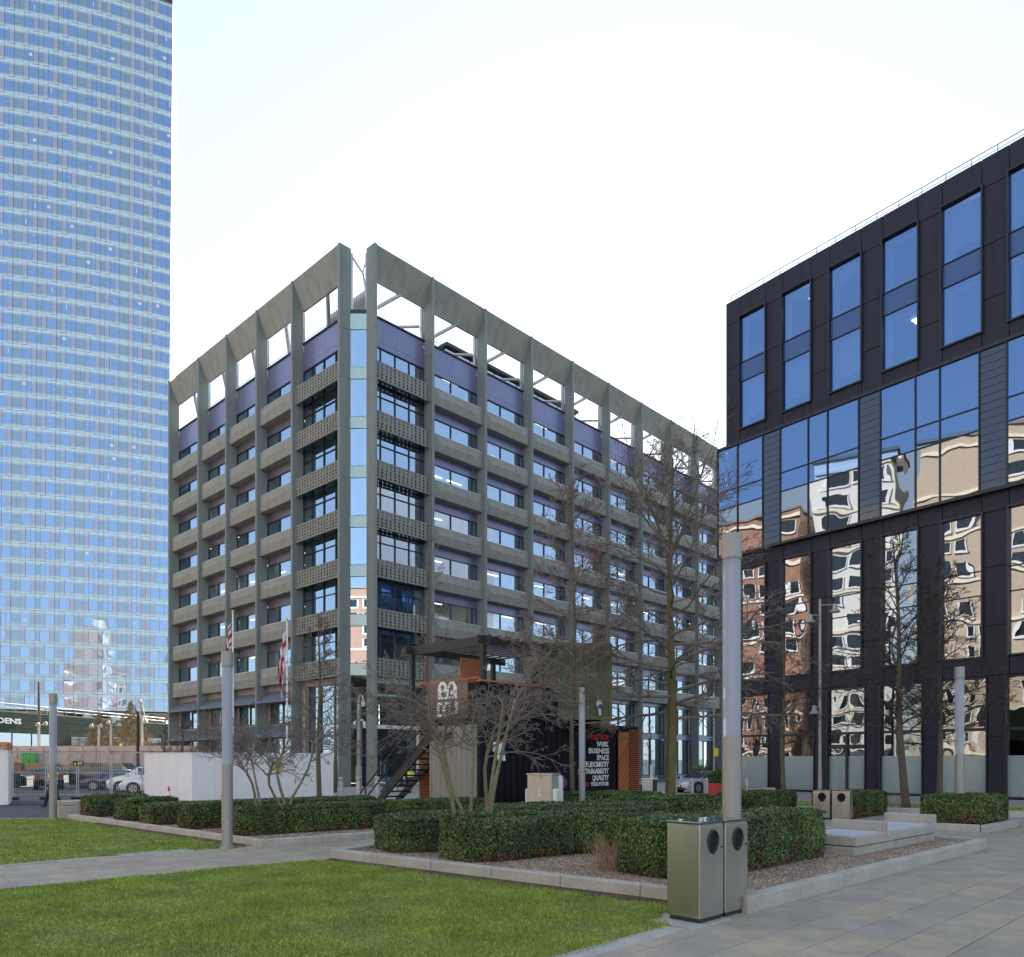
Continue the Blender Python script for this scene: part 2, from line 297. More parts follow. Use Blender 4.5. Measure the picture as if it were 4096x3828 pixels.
# ------------------------------------------------------------------ mesh helpers
class MB:
    def __init__(s): s.v = []; s.f = []; s.uv = None; s.mi = []
    def add(s, vs, fs):
        o = len(s.v); s.v.extend(vs); s.f.extend([tuple(i+o for i in f) for f in fs]); return s
    def quad(s, a, b, c, d): return s.add([a, b, c, d], [(0, 1, 2, 3)])
    def box(s, x0, x1, y0, y1, z0, z1):
        return s.add([(x0, y0, z0), (x1, y0, z0), (x1, y1, z0), (x0, y1, z0), (x0, y0, z1), (x1, y0, z1), (x1, y1, z1), (x0, y1, z1)],
                     [(3, 2, 1, 0), (4, 5, 6, 7), (0, 1, 5, 4), (1, 2, 6, 5), (2, 3, 7, 6), (3, 0, 4, 7)])
    def bev(s, x0, x1, y0, y1, z0, z1, b=.02):
        """box with its vertical and top edges chamfered"""
        def ring(e, z): return [(x0+e+b, y0+e, z), (x1-e-b, y0+e, z), (x1-e, y0+e+b, z), (x1-e, y1-e-b, z), (x1-e-b, y1-e, z), (x0+e+b, y1-e, z), (x0+e, y1-e-b, z), (x0+e, y0+e+b, z)]
        vs = ring(0, z0)+ring(0, z1-b)+ring(b*.8, z1)
        fs = [tuple(range(7, -1, -1)), tuple(range(16, 24))]
        for k in range(2):
            for i in range(8): j = (i+1) % 8; fs.append((k*8+i, k*8+j, k*8+8+j, k*8+8+i))
        return s.add(vs, fs)
    def prism(s, poly, z0, z1):
        n = len(poly); vs = [(x, y, z0) for x, y in poly]+[(x, y, z1) for x, y in poly]
        fs = [tuple(range(n-1, -1, -1)), tuple(range(n, 2*n))]+[(i, (i+1) % n, n+(i+1) % n, n+i) for i in range(n)]
        return s.add(vs, fs)
    def extr(s, prof, x0, x1):
        """profile [(y,z)] swept along x"""
        n = len(prof); vs = [(x0, y, z) for y, z in prof]+[(x1, y, z) for y, z in prof]
        fs = [tuple(range(n)), tuple(range(2*n-1, n-1, -1))]+[(i, n+i, n+(i+1) % n, (i+1) % n) for i in range(n)]
        return s.add(vs, fs)
    def tube(s, pts, rad, sides=6, cap=True):
        pts = [Vector(p) for p in pts]; n = len(pts); o = len(s.v); up = None
        for i, p in enumerate(pts):
            d = (pts[min(i+1, n-1)]-pts[max(i-1, 0)])
            if d.length < 1e-9: d = Vector((0, 0, 1))
            d.normalize()
            if up is None: up = Vector((0, 0, 1)) if abs(d.z) < .9 else Vector((1, 0, 0))
            a = d.cross(up)
            if a.length < 1e-6: a = d.orthogonal()
            a.normalize(); b = a.cross(d); up = b if abs(b.dot(d)) < .5 else up
            r = rad[i] if hasattr(rad, '__len__') else rad
            for k in range(sides):
                q = 2*math.pi*k/sides; c = math.cos(q)*r; e = math.sin(q)*r
                s.v.append((p.x+a.x*c+b.x*e, p.y+a.y*c+b.y*e, p.z+a.z*c+b.z*e))
        for i in range(n-1):
            for k in range(sides):
                k2 = (k+1) % sides; s.f.append((o+i*sides+k, o+(i+1)*sides+k, o+(i+1)*sides+k2, o+i*sides+k2))
        if cap: s.f.append(tuple(o+k for k in range(sides))); s.f.append(tuple(o+(n-1)*sides+k for k in range(sides-1, -1, -1)))
        return s
    def lathe(s, prof, sides=20, cx=0, cy=0):
        """profile [(r,z)] about the vertical axis"""
        o = len(s.v)
        for r, z in prof:
            for k in range(sides): q = 2*math.pi*k/sides; s.v.append((cx+r*math.cos(q), cy+r*math.sin(q), z))
        for i in range(len(prof)-1):
            for k in range(sides): k2 = (k+1) % sides; s.f.append((o+i*sides+k, o+i*sides+k2, o+(i+1)*sides+k2, o+(i+1)*sides+k))
        s.f.append(tuple(o+k for k in range(sides-1, -1, -1))); m = o+(len(prof)-1)*sides; s.f.append(tuple(m+k for k in range(sides)))
        return s
    def xf(s, mtx):
        s.v = [tuple(mtx @ Vector(p)) for p in s.v]; return s
    def mesh(s, name, m, smooth=False):
        me = bpy.data.meshes.new(name); me.from_pydata(s.v, [], s.f)
        for x in (m if isinstance(m, (list, tuple)) else [m]): me.materials.append(x)
        if s.mi: me.polygons.foreach_set('material_index', s.mi)
        if smooth: me.polygons.foreach_set('use_smooth', [True]*len(me.polygons))
        me.update(); return me
    def build(s, name, m, parent=None, smooth=False, world=False, **kw):
        o = link(name, s.mesh(name, m, smooth), parent, **kw)
        if world and parent is not None: o.location = -parent.location
        return o
def link(name, data, parent=None, loc=None, rz=0, **kw):
    o = bpy.data.objects.new(name, data); COL.objects.link(o); o.parent = parent
    if loc is not None: o.location = loc
    if rz: o.rotation_euler = (0, 0, rz)
    for k, v in kw.items(): o[k] = v
    return o
def thing(name, label, cat, loc=(0, 0, 0), rz=0, group=None):
    o = link(name, None, None, loc, rz); o.empty_display_size = .3; tag(o, label, cat, group); return o
def tag(o, label=None, cat=None, group=None, kind=None):
    if label: o['label'] = label
    if cat: o['category'] = cat
    if group: o['group'] = group
    if kind: o['kind'] = kind
    return o
KIDS = {}
def copy_tree(o, parent=None):
    c = o.copy(); COL.objects.link(c)
    if parent is not None: c.parent = parent
    for ch in list(o.children): copy_tree(ch, c)
    return c
def dup(root, loc, rz=0, label=None, scale=None):
    c = copy_tree(root); c.location = loc; c.rotation_euler = (0, 0, rz)
    if scale: c.scale = scale
    if label: c['label'] = label
    return c
def numpy_mesh(name, V, F, m, uv=None):
    """V (n,3), F (k,3|4) as arrays -> mesh, fast"""
    me = bpy.data.meshes.new(name); k = F.shape[1]
    me.vertices.add(len(V)); me.vertices.foreach_set('co', V.astype(np.float32).ravel())
    me.loops.add(F.size); me.loops.foreach_set('vertex_index', F.astype(np.int32).ravel())
    me.polygons.add(len(F)); me.polygons.foreach_set('loop_start', np.arange(0, F.size, k, dtype=np.int32))
    me.update(calc_edges=True); me.materials.append(m); me.validate(); return me
def inpoly(P, poly):
    x, y = P[:, 0], P[:, 1]; r = np.zeros(len(P), bool); n = len(poly)
    for i in range(n):
        x1, y1 = poly[i]; x2, y2 = poly[(i+1) % n]
        c = ((y1 > y) != (y2 > y)) & (x < (x2-x1)*(y-y1)/((y2-y1) or 1e-9)+x1); r ^= c
    return r
def sample_poly(poly, n):
    a = np.array(poly); lo, hi = a.min(0), a.max(0); out = np.zeros((0, 2))
    while len(out) < n:
        p = lo+RNG.random((n*2, 2))*(hi-lo); out = np.vstack([out, p[inpoly(p, poly)]])
    return out[:n]
def ccw(poly):
    a = sum(poly[i][0]*poly[(i+1) % len(poly)][1]-poly[(i+1) % len(poly)][0]*poly[i][1] for i in range(len(poly)))
    return list(poly) if a > 0 else list(poly)[::-1]
U = Vector((.723, .691, 0)); U.normalize(); V_ = Vector((-U.y, U.x, 0))
def text_mesh(body, size, width=None, m=None, bold=.02, ext=.01, align='LEFT', space=1.0):
    c = bpy.data.curves.new('letters', 'FONT'); c.body = body; c.size = size; c.extrude = ext; c.offset = bold*size; c.align_x = align; c.space_character = space
    c.resolution_u = 2
    o = bpy.data.objects.new('letters', c); COL.objects.link(o); bpy.context.view_layer.update()
    me = bpy.data.meshes.new_from_object(o.evaluated_get(bpy.context.evaluated_depsgraph_get()))
    bpy.data.objects.remove(o); bpy.data.curves.remove(c)
    me.materials.clear(); me.materials.append(m)
    if width:
        xs = [v.co.x for v in me.vertices]; k = width/(max(xs)-min(xs))
        for v in me.vertices: v.co.x *= k
    return me

# ------------------------------------------------------------------ ground, road, pavement, lawns
def sheet(name, poly, z, m, kind='structure', parent=None):
    poly = ccw(poly); mb = MB().add([(x, y, z) for x, y in poly], [tuple(range(len(poly)))])
    return mb.build(name, m, parent, kind=kind)
g = sheet('ground', [(-3000, -3000), (3000, -3000), (3000, 3000), (-3000, 3000)], -.09, M['asphalt'])
sheet('car_park', [(-90, 36.5), (-12, 36.5), (-12, 80), (-90, 80)], -.06, M['asphalt'])
sheet('road', [(-60, 27.4), (-15.5, 27.6), (-12, 30.5), (-20, 35.2), (-60, 31.5)], -.05, M['road'])
sheet('road', [(-8, 40.5), (8, 41.8), (30, 60), (24, 64), (6, 48), (-8, 44.6)], -.02, M['road'])
pave = sheet('pavement', [(-14, -8), (30, -8), (40, 30), (30, 75), (-14, 58.5), (-20, 41), (-9, 30), (-18, 26.9), (-18, 20)], -.03, M['joint'])
bank = MB(); bank.add([(-95, 66, -.05), (-33, 62, -.05), (-33, 75, .9), (-95, 78, 1.3), (-95, 110, 1.5), (-30, 110, 1.5)], [(0, 1, 2, 3), (3, 2, 5, 4)])
bank.build('earth_bank', M['asphalt'], kind='structure')
# paving slabs laid in courses along the kerbs
def slab_mesh(l, w):
    mb = MB(); mb.bev(-l/2, l/2, -w/2, w/2, -.05, 0, .006); return mb.mesh('slab', M['slab'])
SL = {l: slab_mesh(l-.012, .588) for l in (.6, .9, 1.2)}
PLANT_A = [(-3.79, 15.96), (3.22, 10.43), (11.18, 18.02), (5.2, 26.6), (-1.2, 20.2)]
PLANT_C = [(-15.64, 26.91), (-5.96, 18.17), (-1.0, 22.6), (-8.5, 31.2)]
PLANT_R = [(12.2, 23.0), (13.68, 21.99), (15.88, 23.99), (14.3, 25.5)]
LAWN_A = [(-26, 10.5), (-10.09, 15.09), (-9.07, 16.29), (-7.7, 17.07), (-6.75, 17.95), (-6.35, 18.4), (-15.75, 26.95), (-30, 26.9)]
LAWN_B = [(-14, 7.4), (-8.27, 12.37), (-6.83, 13.63), (-5.25, 15.1), (-4.18, 15.84), (-3.73, 15.95), (2.45, 10.98), (1.95, 10.25), (2.0, 9.6), (.98, 8.51), (.2, 7.75), (-2.5, 5)]
LAWN_D = [(9.5, 31.6), (14.93, 30.16), (18.8, 28.1), (25, 24.4), (28, 28.0), (18.9, 35.8), (12, 40)]
cells = []
for r in range(-40, 60):
    y = r*.6; x = -30+RNG.random()*.9
    while x < 40:
        l = float(RNG.choice([.6, .9, .9, 1.2])); c = U*(x+l/2)+V_*y; x += l
        if c.y < 5.5 or c.y > 27 or abs(c.x) > .68*c.y+1.2: continue
        P = np.array([[c.x, c.y]])
        if any(inpoly(P, q)[0] for q in (LAWN_B, LAWN_A)): continue
        if any(all(inpoly(np.array([[c.x+dx, c.y+dy]]), q)[0] for dx in (-.6, .6) for dy in (-.6, .6)) for q in (PLANT_A, PLANT_C, PLANT_R)): continue
        if c.x < -14 and c.y > 26: continue
        if c.x < -9 and c.y > 26: continue
        cells.append((c.length, c, l))
cells.sort(key=lambda q: q[0]); ang = math.atan2(U.y, U.x)
for d, c, l in cells[:298]:
    o = link('slab', SL[l], pave, (c.x, c.y, RNG.uniform(-.003, .002)), ang)
rest = MB()
for d, c, l in cells[298:]:
    e = U*(l/2-.006); w = V_*.294; z = RNG.uniform(-.003, .002)
    rest.add([(*(c+s*e+q*w).xy, z) for s, q in ((-1, -1), (1, -1), (1, 1), (-1, 1))], [(0, 1, 2, 3)])
rest.build('far_slab', M['slab'], pave, kind='stuff')
far = [(c.x, c.y) for d, c, l in cells]
sheet('plaza', [(-8.4, 31.0), (-1.2, 22.6), (5.2, 27.3), (11.6, 27.2), (13.9, 26.9), (30, 20.5), (34, 24), (30, 75), (-13, 59), (-13.5, 45.5), (-10.3, 44.4), (-19.2, 40), (-19.5, 36), (-11, 31)], -.004, M['plaza'])
# lawns: a turf sheet, grass blades on it, a concrete edging
def grass(poly, n, w, hh, parent, near):
    p = sample_poly(poly, n); a = RNG.random(n)*6.283; h = hh*(.45+.9*RNG.random(n)); lean = RNG.normal(0, .55, (n, 2))*h[:, None]
    patch = .75+.35*np.sin(p[:, 0]*1.9+np.sin(p[:, 1]*1.3)*2)*np.cos(p[:, 1]*1.7); h *= np.clip(patch, .35, 1.2)
    d = np.stack([np.cos(a), np.sin(a)], 1)*w/2
    z0 = np.full(n, .008)
    Vv = np.concatenate([np.column_stack([p-d, z0]), np.column_stack([p+d, z0]), np.column_stack([p+lean, z0+h])])
    F = np.stack([np.arange(n), np.arange(n)+n, np.arange(n)+2*n], 1)
    o = link('grass', numpy_mesh('grass', Vv, F, M['grass']), parent, kind='stuff'); return o
for poly, n, w, hh in ((LAWN_B, 230000, .011, .042), (LAWN_A, 150000, .02, .05), (LAWN_D, 30000, .03, .05)):
    lw = sheet('lawn', poly, .006, M['lawn']); grass(poly, n, w, hh, lw, 0)
def strip(name, pts, w, z0, z1, m, label, cat, group=None):
    """a run of edging stones along a polyline"""
    root = thing(name, label, cat, (0, 0, 0), 0, group)
    for a, b in zip(pts[:-1], pts[1:]):
        a = Vector((*a, 0)); b = Vector((*b, 0)); L = (b-a).length; n = max(1, round(L/1.15)); d = (b-a)/L; q = math.atan2(d.y, d.x)
        me = MB().bev(0, L/n-.006, -w/2, w/2, z0, z1, .012).mesh('edging_stone', m)
        for i in range(n): link('edging_stone', me, root, a+d*(L/n*i), q)
    return root
strip('lawn_edging', [(-14, 7.45), (-8.27, 12.4), (-6.83, 13.66), (-5.25, 15.13), (-4.18, 15.88)], .16, -.05, .012, M['edging'], 'flush concrete edging between the front lawn and the stone path', 'edging')
strip('lawn_edging', [(-17, 13.1), (-10.09, 15.06), (-9.07, 16.2), (-7.7, 17.0), (-6.75, 17.9)], .16, -.05, .012, M['edging'], 'flush concrete edging between the stone path and the lawn behind it', 'edging')
strip('lawn_edging', [(-1.2, 6.4), (.98, 8.47), (2.02, 9.52)], .26, -.05, .014, M['edging'], 'pale concrete edging running from the near steel bins along the front lawn', 'edging')
strip('lawn_edging', [(-30, 26.98), (-16.1, 27.02)], .2, -.06, .02, M['edging'], 'low kerb between the far lawn and the road by the hoarding gate', 'edging')
bp = MB().bev(-.45, .42, -.34, .34, -.04, .016, .01); o = bp.build('bin_plinth', M['edging']); o.location = (2.33, 9.98, 0); o.rotation_euler = (0, 0, ang); tag(o, 'flat concrete pad under the left steel bin at the lawn corner', 'slab')
# worn soil along the kerb foot
def soil_line(a, b, w):
    a = Vector((*a, 0)); b = Vector((*b, 0)); d = (b-a).normalized(); n = Vector((d.y, -d.x, 0)); mb = MB(); k = 60; top = []; bot = []
    for i in range(k+1):
        p = a.lerp(b, i/k); q = p+n*w*(.35+.65*abs(math.sin(i*.7)*math.cos(i*.23+1))+.2*random.random()); top.append((p.x, p.y, .05)); bot.append((q.x, q.y, .012))
    mb.add(top+bot, [(i, i+1, k+2+i, k+1+i) for i in range(k)]); return mb.build('bare_soil', M['soil'], kind='stuff')
soil_line((2.5, 11.02), (-3.75, 15.95), -.28); soil_line((-6.4, 18.45), (-13.5, 24.9), -.25)

def litter(poly, n):
    p = sample_poly(poly, n); a = RNG.random(n)*6.28; s = .018+.02*RNG.random(n); T = np.stack([np.cos(a), np.sin(a)], 1)*s[:, None]; B = np.stack([-np.sin(a), np.cos(a)], 1)*s[:, None]*.6
    z = .035+.02*RNG.random((n, 4)); q = np.stack([p-T, p+B, p+T, p-B], 1); Q = np.concatenate([q, z[..., None]], 2).reshape(-1, 3)
    o = link('fallen_leaves', numpy_mesh('fallen_leaves', Q, np.arange(4*n).reshape(n, 4), M['deadleaf']), kind='stuff')
litter(LAWN_B, 420); litter(LAWN_A, 260)
cv = MB().bev(-.75, .75, -.3, .3, -.03, .02, .01).build('utility_cover', M['edging']); cv.location = (-7.95, 17.15, 0); cv.rotation_euler = (0, 0, ang); tag(cv, 'flat stone inspection cover set in the lawn edge beside the paved path', 'cover')
# ------------------------------------------------------------------ raised planters
def planter(name, poly, h, label, stone, group='stone edged planters', kerbw=.2):
    poly = ccw(poly); root = thing(name, label, 'planter', (0, 0, 0), 0, group); n = len(poly)
    for i in range(n):
        a = Vector((*poly[i], 0)); b = Vector((*poly[(i+1) % n], 0)); d = (b-a).normalized(); L = (b-a).length; q = math.atan2(d.y, d.x); k = max(1, round(L/1.5))
        me = MB().bev(0, L/k-.008, 0, kerbw, -.06, h, .014).mesh('kerb_stone', stone)
        off = kerbw if True else 0
        L2 = L-kerbw; me = MB().bev(0, L2/k-.008, 0, kerbw, -.06, h, .014).mesh('kerb_stone', stone)
        for j in range(k): link('kerb_stone', me, root, a+d*(L2/k*j), q)
    c = np.array(poly).mean(0); inner = [tuple(c+(np.array(p)-c)*.985) for p in poly]
    sheet('gravel_bed', inner, h-.065, M['gravel'], 'stuff', root)
    return root, inner
def pebbles(poly, n, z, parent, s=.016):
    p = sample_poly(poly, n); r = s*(.5+RNG.random(n)); ph = RNG.random(n)*6.28
    base = np.array([[1, 0, 0], [-.5, .87, 0], [-.5, -.87, 0], [0, 0, .8]])
    Vv = np.zeros((n, 4, 3)); c, s_ = np.cos(ph), np.sin(ph)
    for i, b in enumerate(base):
        j = .7+.6*RNG.random(n); Vv[:, i, 0] = p[:, 0]+r*j*(b[0]*c-b[1]*s_); Vv[:, i, 1] = p[:, 1]+r*j*(b[0]*s_+b[1]*c); Vv[:, i, 2] = z+r*j*b[2]
    F = np.array([[0, 1, 3], [1, 2, 3], [2, 0, 3]]); F = (F[None]+np.arange(n)[:, None, None]*4).reshape(-1, 3)
    link('pebble', numpy_mesh('pebble', Vv.reshape(-1, 3), F, M['stones']), parent, kind='stuff')
pA, iA = planter('stone_planter', PLANT_A, .225, 'large granite edged gravel planter behind the near steel bins', M['granite_g'])
pebbles([(-3.4, 15.9), (3.2, 10.9), (10.6, 18.0), (9, 20), (1.5, 16), (-2, 18)], 42000, .163, pA)
pC, iC = planter('stone_planter', PLANT_C, .18, 'granite edged gravel planter across the path in front of the white hoarding', M['granite'])
pebbles([(-15.2, 26.8), (-5.9, 18.6), (-2, 22), (-6, 24), (-13.5, 28)], 26000, .118, pC, .022)
pR, iR = planter('stone_planter', PLANT_R, .2, 'small granite edged planter with one square hedge and a lamp post', M['granite_g'])
o = strip('lawn_kerb', [(9.5, 31.5), (14.93, 30.06), (18.8, 28.0), (25, 24.3)], .3, -.05, .2, M['granite_g'], 'long granite kerb of the lawn strip in front of the dark building', 'kerb')

# ------------------------------------------------------------------ clipped hedges
def hedge(poly, z0, z1, label, leaf=.045, dens=900, m='leaf', group='clipped box hedges'):
    leaf *= .74; dens = int(dens*1.7)
    poly = ccw(poly); n = len(poly); root = thing('hedge', label, 'hedge', (0, 0, 0), 0, group)
    c = np.array(poly).mean(0); A = np.array(poly); ins = []
    for i in range(n):
        e0 = A[i]-A[i-1]; e1 = A[(i+1) % n]-A[i]; n0 = np.array([-e0[1], e0[0]])/np.linalg.norm(e0); n1 = np.array([-e1[1], e1[0]])/np.linalg.norm(e1)
        ins.append(tuple(A[i]+(n0+n1)/(1+float(n0 @ n1))*.11))
    MB().prism(ins, z0-.03, z1-.06).build('branches', M['core'], root)
    pts = []; nor = []
    H = z1-z0
    for i in range(n):
        a = A[i]; b = A[(i+1) % n]; L = np.linalg.norm(b-a); k = int(L*H*dens)
        if k < 1: continue
        t = RNG.random(k); z = RNG.random(k); nn = np.array([(b-a)[1], -(b-a)[0]])/L
        # rounded corners and shoulders, a slight bulge and lumps
        e = np.minimum(t, 1-t)*L; inset = np.where(e < .16, (.16-e)*.55, 0)+np.where(z > 1-.13/H, (z-1+.13/H)*H*.8, 0)+np.where(z < .15, (.15-z)*.35, 0)
        P = a+(b-a)*t[:, None]; lump = .045*np.sin(P[:, 0]*3.1+z*5)*np.cos(P[:, 1]*2.7-z*4)*.7+RNG.normal(0, .02, k)
        P = P+nn*(lump-inset)[:, None]; pts.append(np.column_stack([P, z0+z*H])); nor.append(np.column_stack([np.tile(nn, (k, 1)), np.full(k, .35)]))
    ar = abs(sum(A[i][0]*A[(i+1) % n][1]-A[(i+1) % n][0]*A[i][1] for i in range(n)))/2
    k = int(ar*dens); p = sample_poly(poly, k)
    zz = z1+RNG.normal(0, .016, k)+.02*np.sin(p[:, 0]*2.3)*np.cos(p[:, 1]*2.9)
    de = np.full(k, 9.)
    for i in range(n):
        a = A[i]; b = A[(i+1) % n]; L = np.linalg.norm(b-a); nn = np.array([(b-a)[1], -(b-a)[0]])/L; de = np.minimum(de, -(p-a) @ nn)
    zz -= np.where(de < .13, (.13-de)*.55, 0)
    pts.append(np.column_stack([p, zz])); nor.append(np.tile([0, 0, 1.], (k, 1)))
    # stray shoots
    P = np.concatenate(pts); Nn = np.concatenate(nor); k = len(P)
    Nn = Nn/np.linalg.norm(Nn, axis=1)[:, None]+RNG.normal(0, .5, (k, 3)); Nn /= np.linalg.norm(Nn, axis=1)[:, None]
    T = np.cross(Nn, RNG.normal(0, 1, (k, 3))); T /= np.linalg.norm(T, axis=1)[:, None]; B = np.cross(Nn, T)
    s = leaf*(.55+.8*RNG.random(k))[:, None]
    Q = np.stack([P-T*s, P+B*s*.55, P+T*s, P-B*s*.55], 1).reshape(-1, 3); F = np.arange(4*k).reshape(k, 4)
    link('foliage', numpy_mesh('foliage', Q, F, M[m]), root, kind='stuff'); return root
hedge([(-3.05, 16.7), (-2.5, 15.75), (-1.3, 16.0), (.2, 16.7), (1.4, 18.2), (-1.6, 18.4)], .15, .88, 'dark green hedge at the left end of the near planter, nearest the path', .03, 2600)
hedge([(-1.5, 15.1), (-.8, 14.25), (-.35, 14.35), (1.3, 15.55), (3.4, 16.15), (3.6, 17.6), (-.2, 16.5)], .15, 1.0, 'dark green hedge in the middle of the near planter in front of the multi-stemmed tree', .03, 2600)
hedge([(-.6, 17.5), (3.3, 18.3), (4.2, 19.6), (2.8, 20.9), (-.9, 18.9)], .15, .98, 'broad low hedge behind the middle hedge of the near planter', .035, 1500)
hedge([(1.75, 13.15), (2.45, 12.3), (3.3, 12.4), (6.3, 15.3), (5.6, 16.3), (2.9, 14.3)], .15, 1.08, 'tall dark hedge directly behind the near steel bins', .028, 3000)
hedge([(3.4, 21.6), (6.3, 22.6), (6.0, 24.2), (3.0, 23.2)], .15, 1.0, 'hedge beside the big tree trunk behind the glass lamp column', .04, 1200)
hedge([(1.2, 24.6), (5.1, 25.6), (4.8, 26.6), (1.0, 25.6)], .1, 1.0, 'far hedge along the foot of the black container', .045, 1000)
hedge([(-6.92, 19.6), (-4.0, 21.75), (-.6, 24.6), (-1.5, 25.6), (-5.2, 22.9), (-7.75, 20.5)], .11, .84, 'long hedge running from the left lamp post along the paved path', .036, 1500, 'leaf_far')
for k, ((fx, fy), L, lab) in enumerate((((-8.98, 21.4), 6.2, 'hedge row second from the left lamp post, behind the multi-stemmed tree'), ((-10.7, 22.7), 6.6, 'hedge row third from the left lamp post, under the tree by the hoarding'),
                            ((-12.2, 24.1), 1.7, 'small hedge row fourth from the left lamp post, below the orange cone'), ((-14.3, 25.9), 2.0, 'farthest left hedge row beside the stone end block'))):
    a = Vector((fx, fy, 0)); w = V_*1.1; u = U*L
    hedge([(a.x, a.y), (a+u).xy[:], (a+u+w).xy[:], (a+w).xy[:]], .11, .74 if k == 1 else .84, lab, .04, 1150, 'leaf_far')
hedge([(7.9, 25.3), (10.3, 27.6), (9.3, 28.6), (7.0, 26.5)], 0, .95, 'sunnier hedge to the left of the far pair of steel bins', .042, 1200, 'leaf_far')
hedge([(11.95, 26.9), (14.4, 29.3), (13.3, 30.5), (11.0, 28.2)], 0, .9, 'hedge to the right of the far pair of steel bins', .042, 1200, 'leaf_far')
hedge([(12.6, 23.65), (14.1, 22.75), (15.75, 24.3), (14.4, 25.2)], .15, 1.0, 'square hedge with the right lamp post growing out of it', .038, 1600, 'leaf_far')

# ------------------------------------------------------------------ grey office building with projecting fins
OB = thing('office_building', 'grey concrete office building with projecting fins, perforated corner panels and open roof frame', 'building', (-11.7, 58, 0))
PL = Vector((-13.08, 58, 0)); PR = Vector((-10.4, 58, 0)); dR = Vector((.6884, .7253, 0)); dL = Vector((.7254, -.6883, 0))
LEN_L = 31.2; OL = PL-dL*LEN_L; aR = math.atan2(dR.y, dR.x); aL = math.atan2(dL.y, dL.x)
ZK = [32.62-3.79*k for k in range(7)]
def place(name, me, org, a, d, s, y=0, z=0, parent=None, **kw):
    par = parent or OB; p = org+d*s+Vector((-d.y, d.x, 0))*y+Vector((0, 0, z))
    if par is OB: return link(name, me, OB, p-OB.location, a, **kw)
finm = MB()
zz = [0]+[8.48+3.79*k for k in range(8)]+[41.3]
for a, b in zip(zz[:-1], zz[1:]): finm.bev(-.13, .13, 0, 1.08, a+.008, b-.008, .025)
finm.box(-.1, .1, .03, 1.05, 0, 41.2); FIN = finm.mesh('fin', M['fin'])
def spandrel_mesh(L):
    mb = MB(); H = 1.4; y0, y1 = .36, .2; i = .75
    fr = [(0, y0, 0), (L, y0, 0), (L, y0, H), (0, y0, H), (i, y1, H*.5), (L-i, y1, H*.5), (0, 1.1, 0), (L, 1.1, 0), (L, 1.1, H), (0, 1.1, H)]
    mb.add(fr, [(0, 1, 5, 4), (3, 4, 5, 2), (0, 4, 3), (1, 2, 5), (0, 6, 7, 1), (3, 2, 8, 9), (0, 3, 9, 6), (1, 7, 8, 2)]); return mb.mesh('spandrel', M['concrete'])
def sill_mesh(L): return MB().box(0, L, .33, 1.0, 1.402, 1.44).mesh('sill', M['steel_l'])
def beam_mesh(L): return MB().extr([(.04, 41.22), (.95, 39.1), (1.12, 39.1), (1.12, 41.22)], 0, L).mesh('roof_beam', M['concrete'])
def frame_mesh(L, zs, xs, w=.05, y=1.1, d=.08):
    mb = MB()
    for x in xs: mb.box(x-w/2, x+w/2, y-d, y+.04, zs[0], zs[-1])
    for z in zs: mb.box(xs[0]-w/2+.001, xs[-1]+w/2-.001, y-d+.003, y+.037, z-w/2, z+w/2)
    return mb.mesh('frame', M['darkframe'])
def pane_mesh(x0, x1, z0, z1, m, y=1.12, nm='pane'): return MB().quad((x0, y, z0), (x1, y, z0), (x1, y, z1), (x0, y, z1)).mesh(nm, m)
def perf_mesh(L, H=1.4, th=.14):
    """concrete plate pierced by staggered round holes"""
    mb = MB(); ny, nx = 5, max(6, round(L/.405)); cx = L/nx; cz = H/(ny+.6); z0 = .3*cz
    def ringv(x, z, r, y, n=10): return [(x+r*math.cos(2*math.pi*k/n+.314), y, z+r*math.sin(2*math.pi*k/n+.314)) for k in range(n)]
    for i in range(nx):
        for j in range(ny):
            xa, xb, za, zb = i*cx, (i+1)*cx, z0+j*cz, z0+(j+1)*cz; X = (xa+xb)/2; Z = (za+zb)/2; r = .098
            for y, flip in ((0, False), (th, True)):
                ho = ringv(X, Z, r, y); bo = []
                for k in range(10):
                    c, s = math.cos(2*math.pi*k/10+.314), math.sin(2*math.pi*k/10+.314); f = 1/max(abs(c)/(cx/2), abs(s)/(cz/2)); bo.append((X+c*f, y, Z+s*f))
                fs = [(k, (k+1) % 10, 10+(k+1) % 10, 10+k) for k in range(10)]
                if not flip: fs = [f[::-1] for f in fs]
                mb.add(ho+bo, fs)
                # corners of the square cell
            a = ringv(X, Z, r, 0); b = ringv(X, Z, r, th); mb.add(a+b, [(k, 10+k, 10+(k+1) % 10, (k+1) % 10) for k in range(10)])
            for sx in (-1, 1):
                for sz in (-1, 1):
                    # fill the small triangle left at each cell corner
                    pts = []
                    for k in range(10):
                        c, s = math.cos(2*math.pi*k/10+.314), math.sin(2*math.pi*k/10+.314)
                        f = 1/max(abs(c)/(cx/2), abs(s)/(cz/2)); pts.append((c*f, s*f))
                    vx = [p for p in pts if abs(abs(p[0])-cx/2) < 1e-6 and p[0]*sx > 0 and p[1]*sz > -1e-6]; hz = [p for p in pts if abs(abs(p[1])-cz/2) < 1e-6 and p[1]*sz > 0 and p[0]*sx > -1e-6]
                    if vx and hz:
                        pv = max(vx, key=lambda p: p[1]*sz); ph = max(hz, key=lambda p: p[0]*sx)
                        for y in (0, th): mb.add([(X+pv[0], y, Z+pv[1]), (X+sx*cx/2, y, Z+sz*cz/2), (X+ph[0], y, Z+ph[1])], [(0, 1, 2)])
    for za, zb in ((0, z0), (z0+ny*cz, H)):
        mb.box(0, L, 0, th, za, zb)
    mb.box(-.03, 0, 0, th, 0, H); mb.box(L, L+.03, 0, th, 0, H); return mb.mesh('perforated_panel', M['perf'])
SHARE = {}
